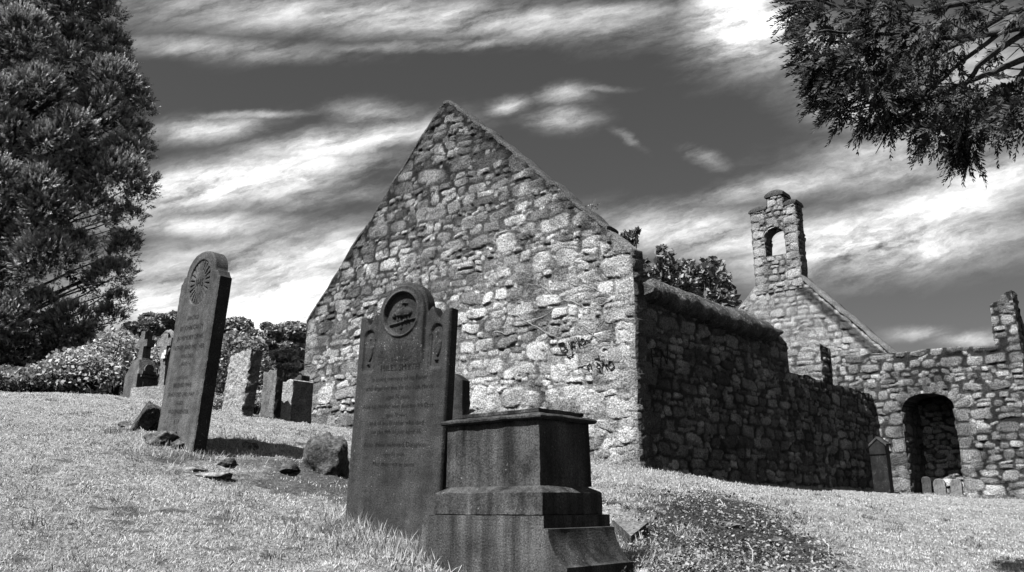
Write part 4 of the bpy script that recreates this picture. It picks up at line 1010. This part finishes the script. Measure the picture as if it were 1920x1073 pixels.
# --- overhanging conifer on the right
r = np.random.default_rng(91); OY = 4.3; OK_ = OY/7.2
ot = empty('conifer_tree'); ob = np.array([6.2, 5.2, 0.]); ob[2] = float(gz(ob[0], ob[1])); ot.location = ob
tag(ot, 'conifer with drooping feathery branches hanging into the upper right corner', 'tree')
off = Matrix.Translation(-Vector(ob))
mb = MB(); tube(mb, [(ob[0], ob[1], ob[2]-.5), (ob[0]-.1, ob[1], 3), (ob[0], ob[1], 7), (ob[0], ob[1], 11)], [.45, .38, .28, .1], 12); localise(mb.build('trunk', M['bark'], ot))
limbs = [[(2350,-40),(2050,20),(1920,55),(1800,70),(1640,60),(1530,60)], [(2350,60),(2050,80),(1920,110),(1830,150),(1720,190),(1600,200)], [(2350,-140),(2000,-60),(1850,0),(1700,20),(1560,10),(1490,-10)],
         [(2350,30),(2080,70),(1950,40),(1840,120),(1790,190),(1750,250)], [(2350,120),(2080,140),(1930,150),(1860,180),(1820,240),(1810,310)], [(2350,100),(2050,120),(1935,110),(1900,160),(1880,220),(1850,260)],
         [(2350,0),(2050,0),(1900,20),(1780,90),(1650,130),(1540,150)], [(2350,-60),(2080,-20),(1960,20),(1880,60),(1760,150),(1690,230)]]
LP = []
for L_ in limbs:
    mb = MB(); yy = np.linspace(5.0, OY+r.uniform(-.36, .3), len(L_)); P = np.array([at(x, y, Y) for (x, y), Y in zip(L_, yy)]); P[0] = (ob[0], ob[1], P[0][2])
    kk = np.linspace(0, len(P)-1, 22); i0 = np.minimum(kk.astype(int), len(P)-2); f = (kk-i0)[:, None]; f = f*f*(3-2*f)*.5+f*.5
    Q = P[i0]*(1-f)+P[i0+1]*f+r.normal(0, .007, (22, 3)); tube(mb, Q, np.linspace(.032, .005, 22), 7); localise(mb.build('branch', M['bark'], ot)); LP.append(Q[8:])
    for _ in range(7):
        s = r.integers(7, 20); a = Q[s]; dr = (r.normal(0, .18, 3)+np.array([-.25, 0, -.05]))*OK_; mb2 = MB(); tube(mb2, [a, a+dr*.5+r.normal(0, .018, 3), a+dr], [.007, .005, .002], 5); localise(mb2.build('twig', M['bark'], ot)); LP.append(np.array([a, a+dr*.5, a+dr]))
blobs = [(1495,15,42),(1540,40,55),(1510,85,40),(1560,100,60),(1520,140,38),(1545,170,32),(1600,50,60),(1590,130,60),(1620,180,55),(1580,215,40),(1560,225,22),(1660,70,70),(1660,150,65),(1640,230,35),(1690,200,55),(1720,60,60),
         (1720,130,60),(1740,220,45),(1765,90,50),(1780,170,50),(1710,250,24),(1745,275,20),(1810,215,50),(1800,260,36),(1800,300,28),(1805,322,16),(1790,318,12),(1730,285,10),(1850,240,48),(1880,210,45),(1905,230,48),(1860,270,28),(1900,180,40),(1840,20,50),(1900,10,45),(1780,20,60),(1650,10,60),(1860,100,22),(1840,175,38),(1545,195,25),(1620,250,18),(1655,262,14)]
mb = MB()
for (x, y, rp) in blobs:
    y = y-.14*max(0, y-60); x = x+8
    Yb = OY+r.normal(0, .27); rr = rp/1650*Yb; c = at(x, y, Yb); m = int(5+rp*.60)
    if x > 1790 and y < 170: m = int(m*.4)
    q = ball(m, r, .1); d = q+np.array([-.55, 0, -.55])+r.normal(0, .3, (m, 3))
    if y > 250: d += np.array([0, 0, -.8])
    if x < 1600: d += np.array([-.5, 0, .1])
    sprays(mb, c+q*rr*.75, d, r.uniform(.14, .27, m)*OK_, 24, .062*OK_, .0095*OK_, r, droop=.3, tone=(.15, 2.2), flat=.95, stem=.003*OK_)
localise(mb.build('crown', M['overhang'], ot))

# ------------------------------------------------------------------ grass and weeds
r = np.random.default_rng(5)
def scatter(n, y0, y1, pw=1.0):
    Y = (y0**(1-pw*.999)+(y1**(1-pw*.999)-y0**(1-pw*.999))*r.random(n))**(1/(1-pw*.999)); X = Y*r.uniform(-.72, .72, n); return X, Y
def blades(mb, X, Y, ln, wd, tone, lean=1.0):
    n = len(X); Z = gz(X, Y)-.004; a = r.uniform(0, 2*np.pi, n); l = ln*r.uniform(.5, 1.4, n)
    le = r.uniform(.25, 1.0, n)*lean; dx, dy = np.cos(a)*le, np.sin(a)*le; dz = np.sqrt(np.clip(1.15-le**2, .08, 1))
    B = np.stack([X, Y, Z], -1); dirv = np.stack([dx, dy, dz], -1); pa = r.uniform(0, 2*np.pi, n)
    s = np.stack([np.cos(pa), np.sin(pa), np.zeros(n)], -1)*(wd*r.uniform(.6, 1.3, n))[:, None]
    mid = B+dirv*(l*.55)[:, None]; tip = B+dirv*l[:, None]; tip[:, 2] -= l*.22*le
    V = np.stack([B-s, B+s, mid+s*.8, mid-s*.8, tip], 1).reshape(-1, 3); o = np.arange(n)*5
    mb.add(V, np.stack([o, o+1, o+2, o+3], 1), np.stack([o+3, o+2, o+4], 1), np.repeat(tone, 5))
def in_church(X, Y):
    u = (X-Lc[0])*D[0]+(Y-Lc[1])*D[1]; v = (X-Lc[0])*Vv[0]+(Y-Lc[1])*Vv[1]; return (v > .02) & (u > 0) & (u < GW+.02)
def patch(X, Y):
    p = np.stack([X, Y, X*0], -1); return fbm(p*2.2, 55, 4), fbm(p*9, 56, 3)
mb = MB()
X, Y = scatter(820000, 3.1, 21, 1.75)
n1, n2 = patch(X, Y); sm = soil_mask(X, Y)
k = (r.random(len(X)) > sm*1.05) & ~in_church(X, Y) & (r.random(len(X)) < .10+2.2*(.6*fbm(np.stack([X, Y, X*0], -1)*15, 57, 3)+.4*n2-.31))
X, Y, n1 = X[k], Y[k], n1[k]
tone = np.clip(.33+.45*r.random(len(X))+(n1-.5)*.9, .10, .85)
tone = np.clip(1.5*tone*(.45+1.1*fbm(np.stack([X, Y, X*0], -1)*1.9, 59, 4))*(.20+1.6*fbm(np.stack([X, Y, X*0], -1)*6, 58, 4)), .06, .9)
blades(mb, X, Y, .016+.0008*Y, .0009+.00034*Y, tone, 1.04)
# longer tufts round stones and along the bottom edge
for (x, y, sp, m, ln) in [(700,985,.16,500,.10),(760,1000,.14,500,.11),(640,985,.1,260,.08),(800,1005,.12,350,.10),(690,1040,.3,800,.08),(775,1050,.14,500,.12),(1190,985,.05,60,.07),(1160,1035,.12,250,.08),(1290,1000,.07,120,.07),(1140,930,.25,400,.05),(1180,1060,.12,400,.1),
                        (1210,905,.3,500,.05),(470,838,.28,900,.06),(360,852,.2,420,.06),(300,835,.25,420,.06),(1250,940,.1,120,.05),(1230,1050,.12,160,.07)]:
    c = ground_at(x, y); X = c[0]+r.normal(0, sp, m); Y = c[1]+r.normal(0, sp*.8, m); blades(mb, X, Y, ln, .0028, r.uniform(.35, .9, m), .95)
# a fringe of grass against the foot of the walls
for (A, B, m) in [(Lc, Cc, 2600), (Cc, W0, 3600), (W0, WE, 1400)]:
    k = r.random(m)[:, None]; P = A[None]+(B-A)[None]*k; nrm = -Vv if A is not Cc else D
    P = P+nrm[None]*np.abs(r.normal(.03, .06, (m, 1))); blades(mb, P[:, 0], P[:, 1], .07, .006, r.uniform(.25, .7, m), .8)
for _ in range(330):
    Yc = 3.4*(14/3.4)**r.random(); Xc = Yc*r.uniform(-.66, .66)
    if soil_mask(np.array([Xc]), np.array([Yc]))[0] > .5 or in_church(np.array([Xc]), np.array([Yc]))[0]: continue
    m = int(r.uniform(25, 70)); sp = r.uniform(.025, .07); dk = r.uniform(.35, 1.1); X = Xc+r.normal(0, sp, m); Y = Yc+r.normal(0, sp, m)
    blades(mb, X, Y, r.uniform(.03, .055), .0011+.00034*Yc, np.clip(r.uniform(.25, .9, m)*dk, .05, .9), .95)
for (x, y, sp, m) in [(1200,952,.10,160),(1290,1010,.06,70),(1240,1042,.08,90),(1385,1062,.09,90),(1180,935,.12,200),(1350,930,.08,90),(1225,985,.05,70),(1330,1050,.07,90)]:
    c = ground_at(x, y); X = c[0]+r.normal(0, sp, m); Y = c[1]+r.normal(0, sp, m); blades(mb, X, Y, .05, .0022, r.uniform(.3, .9, m), 1.0)
struct(mb.build('grass', M['grass'], smooth=False), 'stuff')
mb = MB()
X, Y = scatter(170000, 4.0, 9.5, 1.4); sm = soil_mask(X, Y); n1, n2 = patch(X*1.3+7, Y*1.3)
k = (sm > .4) & (X > .35) & (r.random(len(X)) < 2.6*n1-.58)
X, Y = X[k], Y[k]; Z = gz(X, Y)+.005+.07*r.random(len(X))**2
leaves(mb, np.stack([X, Y, Z], -1), r.choice([.006, .009, .014], len(X)), r, (.02, 1.0), .9, .6)
X, Y = scatter(3500, 4.0, 9.5, 1.4); k = (soil_mask(X, Y) > .3) & (X > .35); blades(mb, X[k], Y[k], .06, .0018, r.uniform(.05, 1.1, k.sum()), 1.06)
struct(mb.build('low_weeds', M['ivy'], smooth=False), 'stuff')

# ------------------------------------------------------------------ sky, sun, camera
SUN_AZ, SUN_EL = rad(48), rad(53)                 # light travels towards this azimuth
w = bpy.data.worlds.new('World'); SC.world = w; w.use_nodes = True; nt = w.node_tree; nt.nodes.clear()
out = nd(nt, 'ShaderNodeOutputWorld'); bgn = nd(nt, 'ShaderNodeBackground'); bgn.inputs['Strength'].default_value = .1
sky = nd(nt, 'ShaderNodeTexSky', sky_type='NISHITA'); sky.sun_disc = False; sky.sun_elevation = SUN_EL; sky.sun_rotation = SUN_AZ+math.pi
sep = nd(nt, 'ShaderNodeSeparateColor'); nt.links.new(sky.outputs[0], sep.inputs[0])
SKYR = sep.outputs[0]                             # the red channel alone: a deep red filter on black and white film
tc = nd(nt, 'ShaderNodeTexCoord').outputs['Generated']
sx = nd(nt, 'ShaderNodeSeparateXYZ'); nt.links.new(tc, sx.inputs[0])
den = mth(nt, 'MAXIMUM', mth(nt, 'ABSOLUTE', sx.outputs[1]), .08)
pU, pV = mth(nt, 'DIVIDE', sx.outputs[0], den), mth(nt, 'DIVIDE', sx.outputs[2], den)
def cvec(a, b, sxx, syy, ang=0., wx=None, wy=None):
    c, s = math.cos(ang), math.sin(ang)
    A = mth(nt, 'ADD', mth(nt, 'MULTIPLY', a, c*sxx), mth(nt, 'MULTIPLY', b, s*sxx)); B = mth(nt, 'ADD', mth(nt, 'MULTIPLY', a, -s*syy), mth(nt, 'MULTIPLY', b, c*syy))
    n = nd(nt, 'ShaderNodeCombineXYZ'); nt.links.new(A, n.inputs[0]); nt.links.new(B, n.inputs[1]); return n.outputs[0]
w1_ = noise(nt, cvec(pU, pV, 3.2, 5), 1.0, 7, .7); w2_ = noise(nt, cvec(pU, pV, 3.6, 5.4, .3), 1.7, 7, .7)
qU = mth(nt, 'ADD', pU, mth(nt, 'MULTIPLY', mth(nt, 'SUBTRACT', w1_, .5), .09)); qV = mth(nt, 'ADD', pV, mth(nt, 'MULTIPLY', mth(nt, 'SUBTRACT', w2_, .5), .030))
clouds = [(760,30,680,52,2,.72),(430,92,240,26,3,.55),(1130,25,240,30,-3,.6),(820,85,300,14,-4,.5),(1395,40,125,95,0,1.6),(1460,110,60,40,0,.6),
          (440,345,260,48,-10,1.4),(640,268,210,36,-10,1.0),(390,245,120,26,-5,.85),(470,216,120,10,-3,.6),(700,212,110,26,4,.55),(560,372,190,26,-6,.55),
          (430,520,330,85,-10,1.1),(540,565,250,70,-12,1.6),(640,462,75,34,20,.8),(380,420,200,32,0,.8),(300,580,150,60,0,.9),
          (955,198,46,18,-15,.8),(1060,176,52,20,-10,.85),(1050,222,62,26,-5,.7),(1110,165,60,8,0,.45),(1180,262,40,10,35,.4),
          (1330,440,230,52,4,1.0),(1640,455,270,62,-6,1.45),(1740,400,220,55,-16,1.15),(1480,345,240,26,-12,.75),(1700,300,220,60,-10,.8),(1870,330,170,55,-12,.85),(1650,210,180,70,20,.65),(1850,130,160,130,0,.55),(1560,90,110,70,10,.8),(1320,295,50,18,20,.5),
          (1715,624,62,13,-6,.7),(1820,636,70,15,-4,.7)]
msk = None
for (x, y, a, b, ang, st) in clouds:
    r_ = ray(x, y); u0, v0 = r_[0]/r_[1], r_[2]/r_[1]; k = 1/1590.0; an = rad(-ang)
    c, s = math.cos(an), math.sin(an)
    dx, dy = mth(nt, 'SUBTRACT', qU, u0), mth(nt, 'SUBTRACT', qV, v0)
    A = mth(nt, 'MULTIPLY', mth(nt, 'ADD', mth(nt, 'MULTIPLY', dx, c), mth(nt, 'MULTIPLY', dy, s)), 1/(a*k)); B = mth(nt, 'MULTIPLY', mth(nt, 'ADD', mth(nt, 'MULTIPLY', dx, -s), mth(nt, 'MULTIPLY', dy, c)), 1/(b*k))
    d2 = mth(nt, 'ADD', mth(nt, 'MULTIPLY', A, A), mth(nt, 'MULTIPLY', B, B))
    e = mth(nt, 'MULTIPLY', mth(nt, 'EXPONENT', mth(nt, 'MULTIPLY', d2, -1.0)), st*1.12)
    msk = e if msk is None else mth(nt, 'MAXIMUM', msk, e)
st1 = noise(nt, cvec(qU, qV, 5, 20, rad(14)), 1.0, 8, .60, 0); st2 = noise(nt, cvec(qU, qV, 15, 55, rad(20)), 1.0, 10, .72, 0)
fb = mth(nt, 'ADD', mth(nt, 'MULTIPLY', st1, .58), mth(nt, 'MULTIPLY', st2, .27))
st3 = noise(nt, cvec(qU, qV, 42, 120, rad(17)), 1.0, 6, .7, 0)
fb = mth(nt, 'ADD', fb, mth(nt, 'MULTIPLY', st3, .15))
fbc = mth(nt, 'MULTIPLY', mth(nt, 'SUBTRACT', fb, .5), 3.9)
cl = mth(nt, 'ADD', mth(nt, 'MULTIPLY', msk, mth(nt, 'ADD', .66, mth(nt, 'MULTIPLY', fbc, 1.0))), mth(nt, 'MULTIPLY', fbc, .05))
# unseen cloud behind the camera, thinned out to keep ambient light low
back = ramp(nt, sx.outputs[1], .25, -.2)
cl = mth(nt, 'ADD', cl, mth(nt, 'MULTIPLY', back, ramp(nt, fb, .55, .8, 0, .35)))
cl = ramp(nt, cl, .02, 1.08, 0, 1, False)
cl = mth(nt, 'POWER', cl, 1.35)
SKYK, SKYB, CLK = .43, .10, 10.0
skyv = mth(nt, 'ADD', mth(nt, 'MULTIPLY', SKYR, SKYK), SKYB)
mx = nd(nt, 'ShaderNodeMix'); sock(nt, mx.inputs[0], cl); sock(nt, mx.inputs[2], skyv); mx.inputs[3].default_value = CLK
cc = nd(nt, 'ShaderNodeCombineColor')
for i in range(3): nt.links.new(mx.outputs[0], cc.inputs[i])
nt.links.new(cc.outputs[0], bgn.inputs['Color']); nt.links.new(bgn.outputs[0], out.inputs[0])

sl_ = bpy.data.lights.new('Sun', 'SUN'); sl_.energy = 5.0; sl_.angle = rad(.5); sl_.color = (1, 1, 1)
so = link(bpy.data.objects.new('sun', sl_))
dirv = Vector((math.sin(SUN_AZ)*math.cos(SUN_EL), math.cos(SUN_AZ)*math.cos(SUN_EL), -math.sin(SUN_EL)))
so.rotation_euler = dirv.to_track_quat('-Z', 'Y').to_euler()

cam = bpy.data.cameras.new('Camera'); cam.sensor_width = 36; cam.lens = F/1920*36; cam.clip_end = 2000; cam.clip_start = .05
co = link(bpy.data.objects.new('camera', cam)); co.rotation_euler = (math.pi/2+PITCH, 0, 0); SC.camera = co
SC.view_settings.view_transform = 'Standard'; SC.view_settings.look = 'None'; SC.view_settings.exposure = .45; SC.view_settings.gamma = 1
SC.cycles.max_bounces = 4; SC.cycles.diffuse_bounces = 0; SC.cycles.transparent_max_bounces = 4
